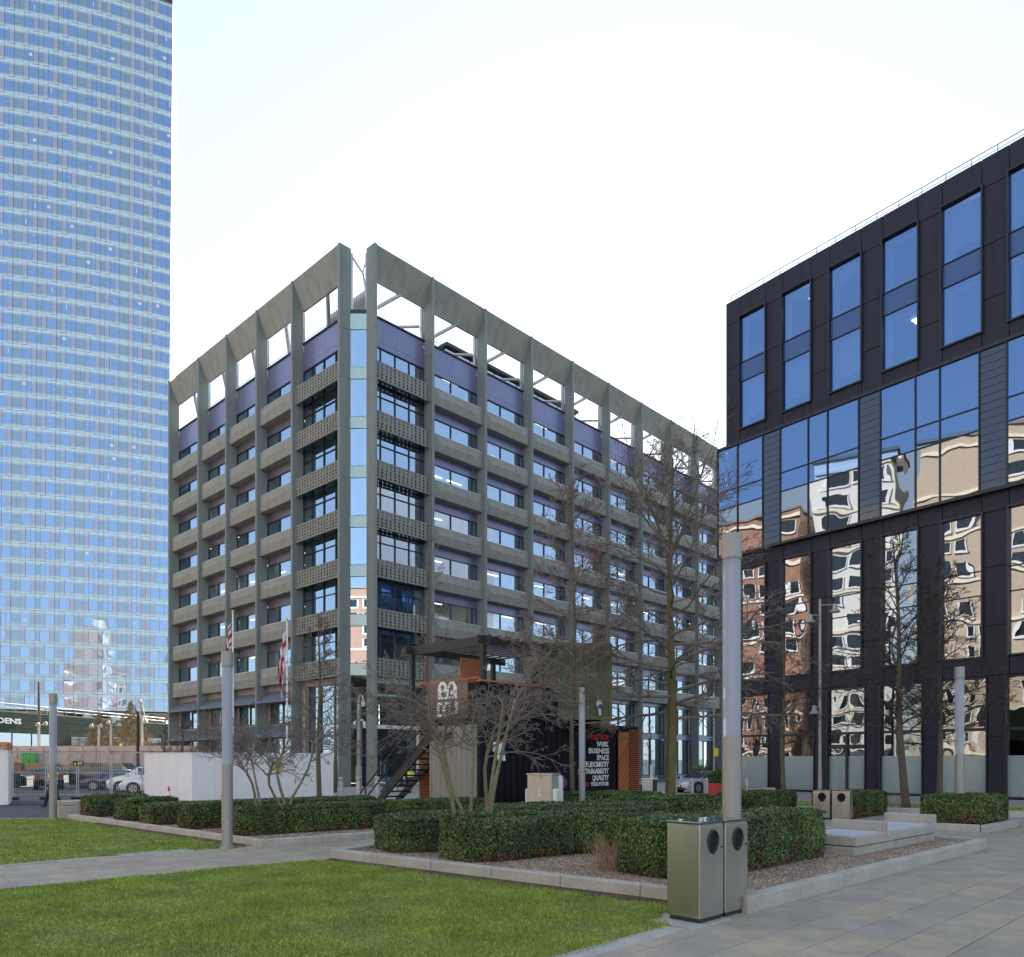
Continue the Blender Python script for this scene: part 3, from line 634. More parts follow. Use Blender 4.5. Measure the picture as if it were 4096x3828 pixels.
def sh(key, fn):
    if key not in SHARE: SHARE[key] = fn()
    return SHARE[key]
panes = 0
def office_window(org, a, d, s, L, z0, kind, parapet=False):
    """sill z0; glass, then plum blind box (or tall purple parapet on the top storey)"""
    h = 1.58 if not parapet else 1.5; top = 2.39
    ms = [0, .47*L, .9*L, L] if kind == 'R' else [0, .36*L, .74*L, L]
    fr = place('window', sh(('wf', L, kind, parapet), lambda: frame_mesh(L, [.03, h], ms)), org, a, d, s, 0, z0)
    for i in range(3):
        link('pane', sh(('wp', L, kind, parapet, i), lambda: pane_mesh(ms[i], ms[i+1], .03, h, M['g_office'])), fr)
    if not parapet:
        def bb():
            mb = MB(); mb.box(.02, L*.5-.008, 1.06, 1.16, h+.03, top); mb.box(L*.5+.008, L-.02, 1.06, 1.16, h+.03, top); return mb.mesh('blind_box', M['blindbox'] if kind == 'L' else M['purple'])
        place('blind_box', sh(('bb', L, kind), bb), org, a, d, s, 0, z0)
    if random.random() < .4:
        i = random.randrange(2); dd = random.choice([.3, .55, .9, 1.3])
        link('blind', sh(('bl', L, kind, parapet, i, dd), lambda: MB().box(ms[i]+.05, ms[i+1]-.05, 1.2, 1.22, h-dd, h).mesh('blind', M['blind'])), fr)
def facade(org, a, d, cols, kind, perf_bay):
    n = len(cols)-1
    for c in cols: place('fin', FIN, org, a, d, c)
    for i in range(n):
        x0, x1 = cols[i]+.14, cols[i+1]-.14; L = round(x1-x0, 2)
        place('roof_beam', sh(('beam', L), lambda: beam_mesh(L)), org, a, d, x0)
        pf = i == perf_bay
        for k, z in enumerate(ZK):
            if pf:
                place('perforated_panel', sh(('perf', L), lambda: perf_mesh(L-.06)), org, a, d, x0+.03, .3, z-1.4)
                zt = z+2.39 if k else z+1.5
                ms = [0, .2*L, .46*L, .72*L, .94*L, L]; hh = [-1.4, 1.5, 2.39] if k else [-1.4, 1.5]
                fr = place('window', sh(('pwf', L, k > 0), lambda: frame_mesh(L, hh, ms)), org, a, d, x0, 0, z)
                for q in range(len(ms)-1):
                    link('pane', sh(('pwp', L, k > 0, q), lambda: pane_mesh(ms[q], ms[q+1], hh[0], hh[-1], M['g_office'])), fr)
            else:
                sp = place('spandrel', sh(('sp', L), lambda: spandrel_mesh(L)), org, a, d, x0, 0, z-1.4)
                link('sill', sh(('sill', L), lambda: sill_mesh(L)), sp)
                office_window(org, a, d, x0, L, z, kind, parapet=(k == 0))
        def par():
            mb = MB(); q = 4 if pf else 2
            for j in range(q): mb.box(L/q*j+.006, L/q*(j+1)-.006, 1.06, 1.2, .45, 2.2); mb.box(L/q*j+.006, L/q*(j+1)-.006, 1.06, 1.2, .02, .435)
            return mb.mesh('parapet_panel', M['purple'])
        pp = place('parapet_panel', sh(('par', L, pf), par), org, a, d, x0, 0, 34.18)
        link('coping', sh(('cop', L), lambda: MB().box(0, L, .95, 1.3, 2.2, 2.32).mesh('coping', M['mesh_f'])), pp)
        # posts and tie tubes behind the open roof frame
        place('roof_post', sh('rp', lambda: MB().box(-.18, .05, 1.1, 1.35, 36.1, 39.2).mesh('roof_post', M['galv'])), org, a, d, x1)
        def tie():
            mb = MB(); mb.tube([(L*.55, 1.05, 39.15), (-.1, 3.6, 36.6)], .16, 8); mb.tube([(L*.95, 1.3, 37.6), (L*.2, 4.8, 37.2)], .12, 8); return mb.mesh('tie_tube', M['galv'])
        place('tie_tube', sh(('tie', L), tie), org, a, d, x0)
colsR = [0.13+.0]+[5.85+6.02*k for k in range(12)]
colsL = [.13, 6.95, 12.75, 18.4, 24.3, 31.07]
facade(PR, aR, dR, colsR, 'R', 0); facade(OL, aL, dL, colsL, 'L', 4)
# lower storeys, right side: tall glazing with grey bands
for i in range(len(colsR)-1):
    x0, x1 = colsR[i]+.14, colsR[i+1]-.14; L = round(x1-x0, 2)
    if i == 0: continue
    ms = [0, .12*L, .5*L, .88*L, L]
    for z0, z1 in ((.3, 4.35), (5.05, 8.05)):
        fr = place('window', sh(('gw', L, z0), lambda: frame_mesh(L, [0, z1-z0], ms, .08)), PR, aR, dR, x0, 0, z0)
        for q in range(4):
            link('pane', sh(('gp', L, z0, q), lambda: pane_mesh(ms[q], ms[q+1], 0, z1-z0, M['g_office'])), fr)
    for za, zb in ((4.4, 5.0), (8.1, 8.5), (0, .26)):
        place('transom_band', sh(('tb', L, za), lambda: MB().box(0, L, .95, 1.15, za, zb).mesh('transom_band', M['purple'])), PR, aR, dR, x0)
# entrance bay beside the corner
Le = colsR[1]-colsR[0]-.28
en = place('entrance', MB().box(0, Le, 1.0, 1.2, 8.05, 8.5).box(0, Le, .7, 1.25, 7.0, 7.15).mesh('entrance', M['cyan']), PR, aR, dR, colsR[0]+.14)
MB().box(.9, 5.0, 3.2, 3.35, 2.9, 4.7).box(1.1, 1.7, 3.0, 3.2, 0, 2.9).build('plywood_lining', M['ply'], en)
MB().box(0, Le, 2.4, 2.6, 4.72, 7.0).box(0, .06, 1.1, 2.4, 0, 7).build('recess', M['dark_in'], en)
fr = MB(); 
for x in (.04, 1.05, 2.1, 3.6, Le-.04): fr.box(x-.035, x+.035, 1.6, 1.7, 0, 7)
for z in (2.55, 2.9): fr.box(.04, Le-.04, 1.61, 1.69, z-.04, z+.04)
fr.build('frame', M['darkframe'], en); MB().quad((0, 1.65, 0), (Le, 1.65, 0), (Le, 1.65, 7), (0, 1.65, 7)).build('pane', M['g_office'], en)
MB().tube([(1.4, 1.5, .9), (1.4, 1.5, 2.0)], .025, 6).tube([(1.75, 1.5, .9), (1.75, 1.5, 2.0)], .025, 6).build('door_handle', M['steel_l'], en)
MB().box(1.7, 1.74, 2.1, 2.14, 4.9, 6.6).build('light_tube', M['striplight'], en)
# lower storeys, left side: pinkish panels, two rows of slate awnings
for i in range(5):
    x0, x1 = colsL[i]+.14, colsL[i+1]-.14; L = round(x1-x0, 2)
    if i == 4:
        fr = place('window', frame_mesh(L, [.2, 4.0, 8.0], [0, .12*L, .4*L, .7*L, L], .08), OL, aL, dL, x0)
        for p0, p1 in ((0, .12), (.12, .4), (.4, .7), (.7, 1)): link('pane', pane_mesh(p0*L, p1*L, .2, 8.0, M['g_office']), fr)
        place('wall_panel', MB().box(0, L, 1.0, 1.15, 8.02, 8.5).box(.35, .85, .7, 1.05, 0, 8).mesh('wall_panel', M['pinkpanel']), OL, aL, dL, x0)
        continue
    def wallp():
        mb = MB()
        for z0, z1 in ((6.9, 8.5), (3.9, 5.2), (0, .6)): mb.box(0, L, 1.05, 1.2, z0, z1)
        mb.box(0, .6, 1.05, 1.2, 5.2, 6.9); mb.box(L-.5, L, 1.05, 1.2, 5.2, 6.9); mb.box(0, .6, 1.05, 1.2, .6, 3.9); mb.box(L-.5, L, 1.05, 1.2, .6, 3.9); return mb.mesh('wall_panel', M['pinkpanel'])
    place('wall_panel', sh(('wl', L), wallp), OL, aL, dL, x0)
    for z0, z1 in ((5.2, 6.9), (.6, 3.9)):
        ms = [.6, .6+(L-1.1)*.45, L-.5]
        fr = place('window', sh(('lw', L, z0), lambda: frame_mesh(L, [z0, z1], ms, .07)), OL, aL, dL, x0)
        for q in range(2): link('pane', sh(('lp', L, z0, q), lambda: pane_mesh(ms[q], ms[q+1], z0, z1, M['g_office'])), fr)
    def awn():
        mb = MB(); n = 7
        for j in range(n):
            y0 = -.25+1.3*j/n; zA = 1.05*j/n; mb.extr([(y0, zA), (y0, zA+.05), (y0+1.3/n+.02, zA+.05+1.05/n), (y0+1.3/n+.02, zA+1.05/n)], 0, L)
        return mb.mesh('awning', M['slate'])
    for z in (6.9, 3.95):
        place('awning', sh(('aw', L), awn), OL, aL, dL, x0, 0, z)
# glazed corner strip
C0 = Vector((-12.42, 58.72, 0)); C1 = Vector((-11.1, 58.70, 0))
cs = MB().box(0, 1.32, .0, .06, 36.3, 36.6).box(0, 1.32, 0, .9, 7.5, 7.62).build('corner_strip', M['darkframe'], OB); cs.location = C0-OB.location
zc = 7.65
edges = [7.65, 9.4]
for k in range(7):
    zb = 28.74-3.79*(6-k); a0 = 0
    lo, hi = zb+3.2-.8, zb+3.2+.05
    MB().box(.02, 1.3, 0, .05, zb+2.55, zb+3.43).build('glass_spandrel', M['cyan'], cs)
    gl = MB().quad((.02, .02, zb+3.47), (1.3, .02, zb+3.47), (1.3, .02, zb+6.3), (.02, .02, zb+6.28 if k < 7 else zb+5.6)).build('pane', M['g_corner'], cs)
    MB().box(.1, .28, .3, .5, zb+3.4, zb+6.3).box(1.02, 1.22, .3, .5, zb+3.4, zb+6.3).box(.05, 1.28, .25, .6, zb+3.3, zb+3.5).build('inner_column', M['white_in'], cs)
MB().box(.02, 1.3, 0, .05, 35.08, 36.28).build('glass_spandrel', M['cyan'], cs)
MB().box(.45, .9, .2, .6, 0, 7.5).build('corner_core', M['dark_in'], cs)
# open steel masts above the corner strip
mm = MB()
for x in (.05, 1.25): mm.tube([(x, .25, 36.5), (x, .25, 41.0)], .13, 8)
mm.tube([(.1, .25, 40.8), (.95, .3, 39.5), (1.2, .3, 38)], .08, 6); mm.tube([(.95, .3, 39.6), (1.2, .3, 40.6)], .06, 6); mm.build('roof_mast', M['galv'], cs)
# interiors
def wing(org, a, d, L, kind):
    for k in range(9):
        z = (9.9 if k else 8.5)+3.75*(k-1)-1.35 if k else 4.4
        z = 4.5 if k == 0 else 8.5+3.79*(k-1)
        place('floor_slab', sh(('slab', kind), lambda: MB().box(0, L, 1.24, 10, 0, .3).mesh('floor_slab', M['ceil'])), org, a, d, 0, 0, z)
        def lights():
            mb = MB(); x = 9.0 if kind == 'R' else 1.5
            pr = .5 if k < 5 else .12
            mb.box(x, x+1.8, 4.6, 4.72, -.06, -.02)
            while x < L-(2 if kind == 'R' else 9):
                if random.random() < pr: mb.box(x, x+1.8, 2.4, 2.52, -.06, -.02)
                if random.random() < pr*.8: mb.box(x, x+1.8, 4.6, 4.72, -.06, -.02)
                x += 2.4
            return mb.mesh('ceiling_light', M['striplight'])
        place('ceiling_light', lights(), org, a, d, 0, 0, z, kind='stuff')
    bw = MB(); x = 0
    while x < L:
        w = 6.0
        for k in range(9):
            z0 = 0 if k == 0 else (4.8 if k == 1 else 8.8+3.75*(k-2)); z1 = 4.5 if k == 0 else 8.5+3.75*(k-1)
            if k == 1: z0, z1 = 4.8, 8.5
            if k > 1: z0, z1 = 8.8+3.75*(k-2), 12.25+3.75*(k-2)
            hole = random.random() < .16
            if hole: bw.box(x, x+1.5, 9.6, 9.8, z0, z1); bw.box(x+4.4, min(x+w, L), 9.6, 9.8, z0, z1); bw.box(x+1.5, x+4.4, 9.6, 9.8, z0, z0+.9)
            else: bw.box(x, min(x+w, L), 9.6, 9.8, z0, z1)
        x += w
    place('inner_wall', bw.mesh('inner_wall', M['inwall']), org, a, d, 0)
    cl = MB()
    for c in (colsR if kind == 'R' else colsL)[1:-1]:
        cl.box(c-.45, c+.45, 1.6, 2.2, 0, 36)
    place('inner_column', cl.mesh('inner_column', M['white_in']), org, a, d, 0)
wing(PR, aR, dR, 66, 'R'); wing(OL, aL, dL, 30, 'L')
far_l = OL; 
nL = Vector((-dL.y, dL.x, 0)); nR = Vector((-dR.y, dR.x, 0))
roof = [PL+nL*1.2, OL+nL*1.2, OL+dR*40, PR+dR*66+nR*30, PR+dR*66+nR*1.2, PR+nR*1.2]
mb = MB().prism([p.xy[:] for p in ccw([q.xy for q in roof])] if False else ccw([tuple(q.xy) for q in roof]), 35.2, 35.9); mb.build('roof', M['roofing'], OB, world=True)
place('end_wall', MB().box(-.1, .1, 1.1, 10, 0, 35.2).mesh('end_wall', M['fin']), OL, aL, dL, .13)
# plant behind the parapet: louvre screens on the left, a blue glass penthouse on the right
lv = MB()
for s in np.arange(24.8, 30.6, .28): lv.box(s, s+.1, 3.0, 3.3, 36, 39.4)
lv.box(24.8, 30.6, 3.3, 3.4, 36, 39.2); place('roof_louvre', lv.mesh('roof_louvre', M['louvre']), OL, aL, dL, 0)
rr = MB()
for z in np.arange(36.6, 39.2, .26): rr.box(1.2, 24, 3.5, 3.55, z, z+.07)
for s in np.arange(1.2, 24.2, 1.5): rr.box(s-.04, s+.04, 3.55, 3.62, 36, 39)
rr.box(1.2, 24, 3.5, 3.7, 38.9, 39.0); place('roof_railing', rr.mesh('roof_railing', M['galv']), OL, aL, dL, 0)
ph = place('penthouse', MB().box(11, 30, 4.2, 9, 39.4, 39.7).box(11, 30, 4.6, 9, 36, 36.4).mesh('penthouse', M['mesh_f']), PR, aR, dR, 0)
for k in range(12): MB().quad((11+19/12*k+.06, 4.5, 36.4), (11+19/12*(k+1)-.06, 4.5, 36.4), (11+19/12*(k+1)-.06, 4.5, 39.4), (11+19/12*k+.06, 4.5, 39.4)).build('pane', M['blueglass'], ph)
MB().box(11, 30, 7, 7.2, 36.4, 39.4).build('inner_wall', M['spandrel_g'], ph)
sc = MB()
for x in (7.5, 8.3, 9.1): sc.tube([(x, 2.5, 36), (x, 2.5, 38.1)], .03, 4)
for z in (37.2, 37.9): sc.tube([(7.5, 2.5, z), (9.1, 2.5, z)], .025, 4)
sc.box(7.2, 10, 2.3, 3.2, 36.4, 36.6); place('roof_scaffold', sc.mesh('roof_scaffold', M['steel_dark']), PR, aR, dR, 0)

# ------------------------------------------------------------------ dark mesh-clad building
DB = thing('dark_building', 'dark metal clad office building with tall blue windows and a projecting glass band', 'building', (15.1, 54, 0), math.atan2(-.791, .611))
def db(name, mb, m, parent=None, **kw):
    o = mb.build(name, M[m] if isinstance(m, str) else m, parent or DB, **kw); return o
NW = 12; P0, PW, PP = 1.17, 2.0, 3.315
ENDS = P0+PP*NW
# cladding panels between and around the windows
for n in range(-1, NW):
    xa = P0+PP*n+PW if n >= 0 else -.02; xb = P0+PP*(n+1)
    for z0, z1 in ((24.0, 26.6), (26.6, 29.5), (29.5, 32.6), (32.6, 34.2)):
        db('cladding_panel', MB().bev(xa+.012, xb-.012, -.0, .2, z0+.012, z1-.012, .02), 'mesh')
    for z0, z1 in ((6.55, 9.2), (9.2, 12.3), (12.3, 15.25), (15.25, 16.3)):
        db('cladding_panel', MB().bev(xa+.012, xb-.012, 0, .2, z0+.012, z1-.012, .02), 'mesh')
for n in range(NW):
    xa = P0+PP*n; xb = xa+PW
    for z0, z1 in ((24.0, 24.97), (32.75, 34.2), (15.27, 16.3), (6.55, 7.58)):
        db('cladding_panel', MB().bev(xa+.012, xb-.012, .0, .2, z0+.012, z1-.012, .02), 'mesh')
    for zb, zt, m in ((24.98, 32.73, 'g_dark'), (7.6, 15.25, 'g_wave')):
        mb = MB(); fw = .09; yo = -.14
        mb.box(xa-fw, xa, yo, .25, zb-fw, zt+fw); mb.box(xb, xb+fw, yo, .25, zb-fw, zt+fw); mb.box(xa, xb, yo, .25, zb-fw, zb); mb.box(xa, xb, yo, .25, zt, zt+fw)
        z1 = zb+3.28; z2 = zb+4.59
        for z in (z1, z2): mb.box(xa, xb, .02, .14, z-.03, z+.03)
        fr = db('window', mb, 'mesh_f')
        for a, b, mm_ in ((zb, z1-.03, m), (z1+.03, z2-.03, 'spandrel_g' if m == 'g_dark' else m), (z2+.03, zt, m)):
            db('pane', MB().quad((xa, .08, a), (xb, .08, a), (xb, .08, b), (xa, .08, b)), mm_, fr)
        # white reveals, blinds and a lit ceiling panel in the rooms behind
        rv = MB(); rv.box(xa+.02, xa+.3, .5, .6, zb, zt); 
        db('reveal', rv, 'reveal', fr)
        for z0, z1_ in ((zb, z1), (z2, zt)):
            q = random.random(); d_ = (z1_-z0)*(.08 if q < .35 else .25 if q < .6 else .72 if q < .85 else .0)
            if d_: db('blind', MB().box(xa+.3, xb, .62, .64, z1_-d_, z1_), 'blind', fr)
            if random.random() < .5: db('ceiling_light', MB().box(xa+.9, xa+1.7, 1.6, 2.3, z1_-.12, z1_-.08), 'warmlight', fr)
# projecting glazed band
band = db('glass_band', MB().box(-.5, ENDS, -.38, .25, 23.82, 24.0).box(-.5, ENDS, -.38, .25, 16.2, 16.36), 'mesh_f')
mod = []
for n in range(NW):
    xa = P0+PP*n; xb = xa+PW
    if n == 0: mod.append((-.5, xa, 'g'))
    mod.append((xa, xb, 'g')); mod.append((xb, xa+PP, 'l' if n % 2 == 0 else 'g'))
TR = [16.36, 18.2, 19.65, 20.88, 23.82]
for a, b, k in mod:
    fr = MB().box(a-.03, a+.03, -.36, -.2, 16.36, 23.82)
    if k == 'g':
        for z in TR[2:4]: fr.box(a+.03, b-.03, -.34, -.22, z-.025, z+.025)
        f = db('mullion', fr, 'mesh_f', band)
        for z0, z1 in zip(TR[:-1], TR[1:]):
            if z0 == 16.36: z1 = 19.65
            elif z0 == 18.2: continue
            db('pane', MB().quad((a+.03, -.27, z0+.02), (b-.03, -.27, z0+.02), (b-.03, -.27, z1-.02), (a+.03, -.27, z1-.02)), 'g_wave' if z1 < 20 else 'g_dark', band)
    else:
        f = db('mullion', fr, 'mesh_f', band)
        z = 16.4
        lv = MB()
        while z < 23.7: lv.extr([(-.29, z), (-.27, z+.4), (-.25, z+.4), (-.27, z)], a+.04, b-.04); z += .415
        db('louvre', lv, 'louvre_g', band, kind='stuff')
db('band_return', MB().quad((-.49, -.3, 16.4), (-.49, 9, 16.4), (-.49, 9, 23.8), (-.49, -.3, 23.8)), 'g_dark', band)
# ground floor
GP, GW = .93, 2.5
for n in range(-1, NW):
    xa = GP+3.32*n+GW if n >= 0 else -.02; xb = GP+3.32*(n+1)
    for z0, z1 in ((0, 3.3), (3.3, 6.54)): db('cladding_panel', MB().bev(xa+.01, xb-.01, -.0, .5, z0+.01, z1-.01, .02), 'mesh')
for n in range(NW):
    xa = GP+3.32*n; xb = xa+GW; door = n == 2
    mb = MB(); mb.box(xa-.0, xa+.07, -.06, .3, .05, 6.5); mb.box(xb-.07, xb, -.06, .3, .05, 6.5); mb.box(xa+.07, xb-.07, -.06, .3, 6.43, 6.5); mb.box(xa+.07, xb-.07, .1, .3, 3.62, 3.78); mb.box(xa+.07, xb-.07, -.06, .3, .05, .14)
    if door: mb.box(xa+1.2, xa+1.32, .05, .3, .1, 3.62); mb.box(xa+.07, xb-.07, .05, .3, 2.75, 3.0)
    fr = db('window', mb, 'mesh_f')
    for z0, z1 in ((.14, 3.62), (3.78, 6.43)): db('pane', MB().quad((xa+.07, .2, z0), (xb-.07, .2, z0), (xb-.07, .2, z1), (xa+.07, .2, z1)), 'g_ground', fr)
    db('frosted_film', MB().quad((xa+.07, .193, .14), (xb-.07, .193, .14), (xb-.07, .193, 2.3), (xa+.07, .193, 2.3)), 'frost', fr)
    if door: db('door_handle', MB().tube([(xa+1.12, -.0, .9), (xa+1.12, 0, 2.0)], .02, 6), 'steel_l', fr)
# body, floors and rooms
db('wall', MB().box(-.02, .2, .21, 26, 0, 34.15).box(.2, ENDS, 25.8, 26, 0, 34.15), 'mesh')
db('roof', MB().box(.2, ENDS, .21, 25.8, 33.4, 33.8), 'roofing')
for z in (3.7, 6.55, 10.9, 15.3, 20.0, 23.9, 28.3): db('floor_slab', MB().box(.2, ENDS, .5, 8, z, z+.3), 'dark_in')
db('inner_wall', MB().box(.2, ENDS, 7.5, 7.6, 0, 33.4), 'dark_in')
cl = MB()
for n in range(NW): cl.box(P0+PP*n+.4, P0+PP*n+.75, 1.6, 1.95, 0, 6.5)
db('inner_column', cl, 'white_in')
db('roof_rail', MB().tube([(.1, .3, 34.75), (ENDS, .3, 34.75)], .03, 4).tube([(.1, .3, 34.5), (ENDS, .3, 34.5)], .02, 4), 'pole')
rl = MB()
for s in np.arange(.2, ENDS, 1.3): rl.tube([(s, .3, 34.1), (s, .3, 34.75)], .025, 4)
db('rail_post', rl, 'pole', kind='stuff')

# ------------------------------------------------------------------ glass tower
TW = thing('glass_tower', 'tall pale blue glass tower with gently curved front and banded floors', 'skyscraper', (-72, 161, 0))
pts = []; th = R(24.6); p = Vector((-71.9, 161, 0)); MODW = .875; pts.append(p.copy()); NM = 60
for i in range(NM):
    th -= R(14.3)/36 if i < 40 else R(.2); p = p-Vector((math.cos(th), math.sin(th), 0))*MODW; pts.append(p.copy())
pts = pts[::-1]      # left to right
RA = 'GGrooroooo'.replace('', '')
RA = 'GGroorGGoGGroGGroorGGoGGroorGroorGGG'; RB = 'rGGooGGrorGGorGGooGGrorGGoorGGorGGGG'
LEFT = NM-36
RA = (RA*2)[36-LEFT:36]+RA; RB = (RB*2)[36-LEFT:36]+RB
LEAN = .0065
def shear(q, z): return (q.x+LEAN*(z-80), q.y, z)
Z0 = 12.03; FH = 3.306
MAT = dict(G='tw_glass', o='tw_opaque', r='tw_grille')
units = []
for f in range(45):
    row = RA if f % 2 == 0 else RB; z0 = Z0+FH*f+.02; z1 = z0+FH-.05; i = 0
    while i < NM:
        j = i+1
        if row[i] != 'r' and j < NM and row[j] == row[i] and (i*7+f*3) % 5 != 0: j = i+2
        units.append((f, i, j, row[i], z0, z1)); i = j
def unit_geo(i, j, k, z0, z1):
    a, b = pts[i], pts[j]; d = (b-a).normalized(); n = Vector((d.y, -d.x, 0)); o = .05 if k == 'r' else (.0 if k == 'G' else -.02)
    a = a+d*.02+n*o; b = b-d*.02+n*o; mdl = []
    return [shear(a, z0), shear(b, z0), shear(b, z1), shear(a, z1)]
names = dict(G='window_pane', o='opaque_panel', r='vent_grille'); L0 = TW.location
vis = [u for u in units if u[1] >= LEFT]; vis.sort(key=lambda u: (-(u[2]-u[1]), u[1])); first = set(vis[:298])
bulk = {k: ([], [], []) for k in 'Gor'}
for u in units:
    f, i, j, k, z0, z1 = u; q = unit_geo(i, j, k, z0, z1)
    if u in first:
        me = bpy.data.meshes.new(names[k]); me.from_pydata([tuple(Vector(p)-L0) for p in q], [], [(0, 1, 2, 3)]); me.materials.append(M[MAT[k]])
        uv = me.uv_layers.new(name='UVMap'); uv.data.foreach_set('uv', [0, 0, 1, 0, 1, 1, 0, 1]); link(names[k], me, TW)
    else:
        v, fc, _ = bulk[k]; o = len(v); v += [tuple(Vector(p)-L0) for p in q]; fc.append((o, o+1, o+2, o+3))
for k, (v, fc, _) in bulk.items():
    me = bpy.data.meshes.new(names[k]); me.from_pydata(v, [], fc); me.materials.append(M[MAT[k]]); uv = me.uv_layers.new(name='UVMap'); uv.data.foreach_set('uv', [0, 0, 1, 0, 1, 1, 0, 1]*len(fc)); link(names[k], me, TW, kind='stuff')
cl_ = MB(); random.seed(3)  # white dabs on the panes stand in for room lights and blinds
for u in vis:
    if u[3] == 'G' and random.random() < .16:
        q = [Vector(c) for c in unit_geo(*u[1:])]; f = random.uniform(.3, .7); c = q[0].lerp(q[1], f); d = (q[1]-q[0]).normalized(); n = Vector((d.y, -d.x, 0))*.012; z = q[0].z+random.uniform(1.3, 2.2); c = c+n
        w, h = random.choice([(.16, .07), (.16, .07), (.08, .5), (.3, .3)])
        cl_.quad(*[tuple(c+d*sx*w+Vector((0, 0, z-c.z+sz*h))) for sx, sz in ((-1, -1), (1, -1), (1, 1), (-1, 1))])
cl_.build('lit_room_dab', M['white_in'], TW, world=True, kind='stuff')
back = MB()
for a, b in zip(pts[:-1], pts[1:]):
    d = (b-a).normalized(); n = Vector((-d.y, d.x, 0))*.12; back.quad(shear(a+n, Z0-.3), shear(b+n, Z0-.3), shear(b+n, Z0+FH*45+1), shear(a+n, Z0+FH*45+1))
e = pts[-1]; s_ = Vector((-.40, 1, 0)).normalized()*26
back.build('backing_wall', M['mesh_f'], TW, world=True)
sd = MB().quad(shear(e+Vector((.03, .02, 0)), Z0-.3), shear(e+s_, Z0-.3), shear(e+s_, Z0+FH*45+.3), shear(e+Vector((.03, .02, 0)), Z0+FH*45+.3)); sd.build('side_wall', M['tw_side'], TW, world=True)
sw = MB()
for f in range(45):
    for t_ in (.2, .5, .8):
        if (f*3+int(t_*10)) % 4 < 2:
            c = e+s_*t_; w = s_.normalized()*.9; n = Vector((s_.y, -s_.x, 0)).normalized()*.06; z = Z0+FH*f+.8
            sw.quad(shear(c-w+n, z), shear(c+w+n, z), shear(c+w+n, z+1.7), shear(c-w+n, z+1.7))
sw.build('side_window', M['blueglass'], TW, world=True, kind='stuff')
top = [shear(q, Z0+FH*45+.2)[:2] for q in pts]+[tuple(Vector(shear(e+s_, Z0+FH*45)).xy), (-140, 182)]
MB().prism(ccw(top), Z0+FH*45-.2, Z0+FH*45+.25).build('roof', M['roofing'], TW, world=True)
und = MB().prism(ccw([tuple(q.xy) for q in pts]+[tuple((e+s_).xy), (-140, 182)]), Z0-.6, Z0-.3); und.build('soffit', M['brownwall'], TW, world=True)
bs = MB().prism([(-135, 160), (-95, 163), (-78, 171), (-84, 186), (-140, 186)], 0, Z0-.6); bs.build('base_wall', M['brownwall'], TW, world=True)
cm = MB().lathe([(.9, 0), (.9, Z0-.6)], 14).mesh('column', M['white_p'])
for k in range(0, NM, 6):
    q = pts[k]; link('column', cm, TW, Vector((q.x-LEAN*70, q.y+1.6, 0))-L0)
# ------------------------------------------------------------------ green clad podium with its sign
PD = thing('green_podium', 'low dark green clad building below the glass tower with a white rooftop sign', 'building', (-66.9, 100, 0), math.atan2(1, .112))
Lp = 44.0; dp = 1
for zi, z in enumerate(np.arange(0, 8.4, 1.05)):
    for k in range(5):
        x0 = -6+Lp*k/5+(zi % 2)*1.1
        MB().bev(x0+.02, x0+Lp/5-.02, .02, .2, z+.02, min(z+1.05, 8.4)-.02, .015).build('cladding_panel', M['green_clad'], PD)
MB().box(-6, 40, .2, 14, 0, 8.3).build('wall', M['green_clad'], PD)
MB().box(-6, 40, .15, 14.2, 8.3, 8.55).build('roof', M['roofing'], PD)
for x0, x1, z0, z1, n in ((-5, 9.2, 2.0, 5.6, 4), (13.6, 17.4, 2.9, 5.4, 2)):
    f = MB()
    for k in range(n+1): x = x0+(x1-x0)*k/n; f.box(x-.06, x+.06, -.06, .1, z0, z1)
    f.box(x0, x1, -.05, .09, (z0+z1)/2-.05, (z0+z1)/2+.05)
    w = f.build('window', M['darkframe'], PD)
    if x0 < 0:
        for k in range(n):
            MB().quad((x0+(x1-x0)*k/n+.06, 0, z0), (x0+(x1-x0)*(k+1)/n-.06, 0, z0), (x0+(x1-x0)*(k+1)/n-.06, 0, z1), (x0+(x1-x0)*k/n+.06, 0, z1)).build('pane', M['g_office'], w)
    else:
        for z in np.arange(z0, z1, .2): MB().box(x0, x1, -.04, .06, z, z+.13).build('slat', M['louvre'], w)
for x0, x1 in ((13.2, 17.8), (21.0, 24.4)):
    d = MB(); d.box(x0, x0+.15, -.1, .12, 0, 2.7); d.box(x1-.15, x1, -.1, .12, 0, 2.7); d.box(x0+.15, x1-.15, -.1, .12, 2.55, 2.7); d.box((x0+x1)/2-.07, (x0+x1)/2+.07, -.09, .11, 0, 2.55); d.build('door_frame', M['white_p'], PD)
for x0, x1, z0 in ((21, 25.5, 4.9), (33, 37, 5.0)): MB().box(x0, x1, -.05, .1, z0, z0+.8).build('vent', M['louvre'], PD)
tm = text_mesh('GARDENS', 1.0, 7.6, M['white_sign'], .02, .06)
o = link('sign', tm, PD, (-3.95, -.03, 6.85)); o.rotation_euler = (R(90), 0, 0)
rl = MB()
for z in (9.1, 9.6): rl.tube([(-6, 1, z), (40, 1, z)], .04, 4)
for s in np.arange(-6, 40, 2): rl.tube([(s, 1, 8.5), (s, 1, 9.6)], .04, 4)
rl.build('roof_railing', M['galv'], PD)
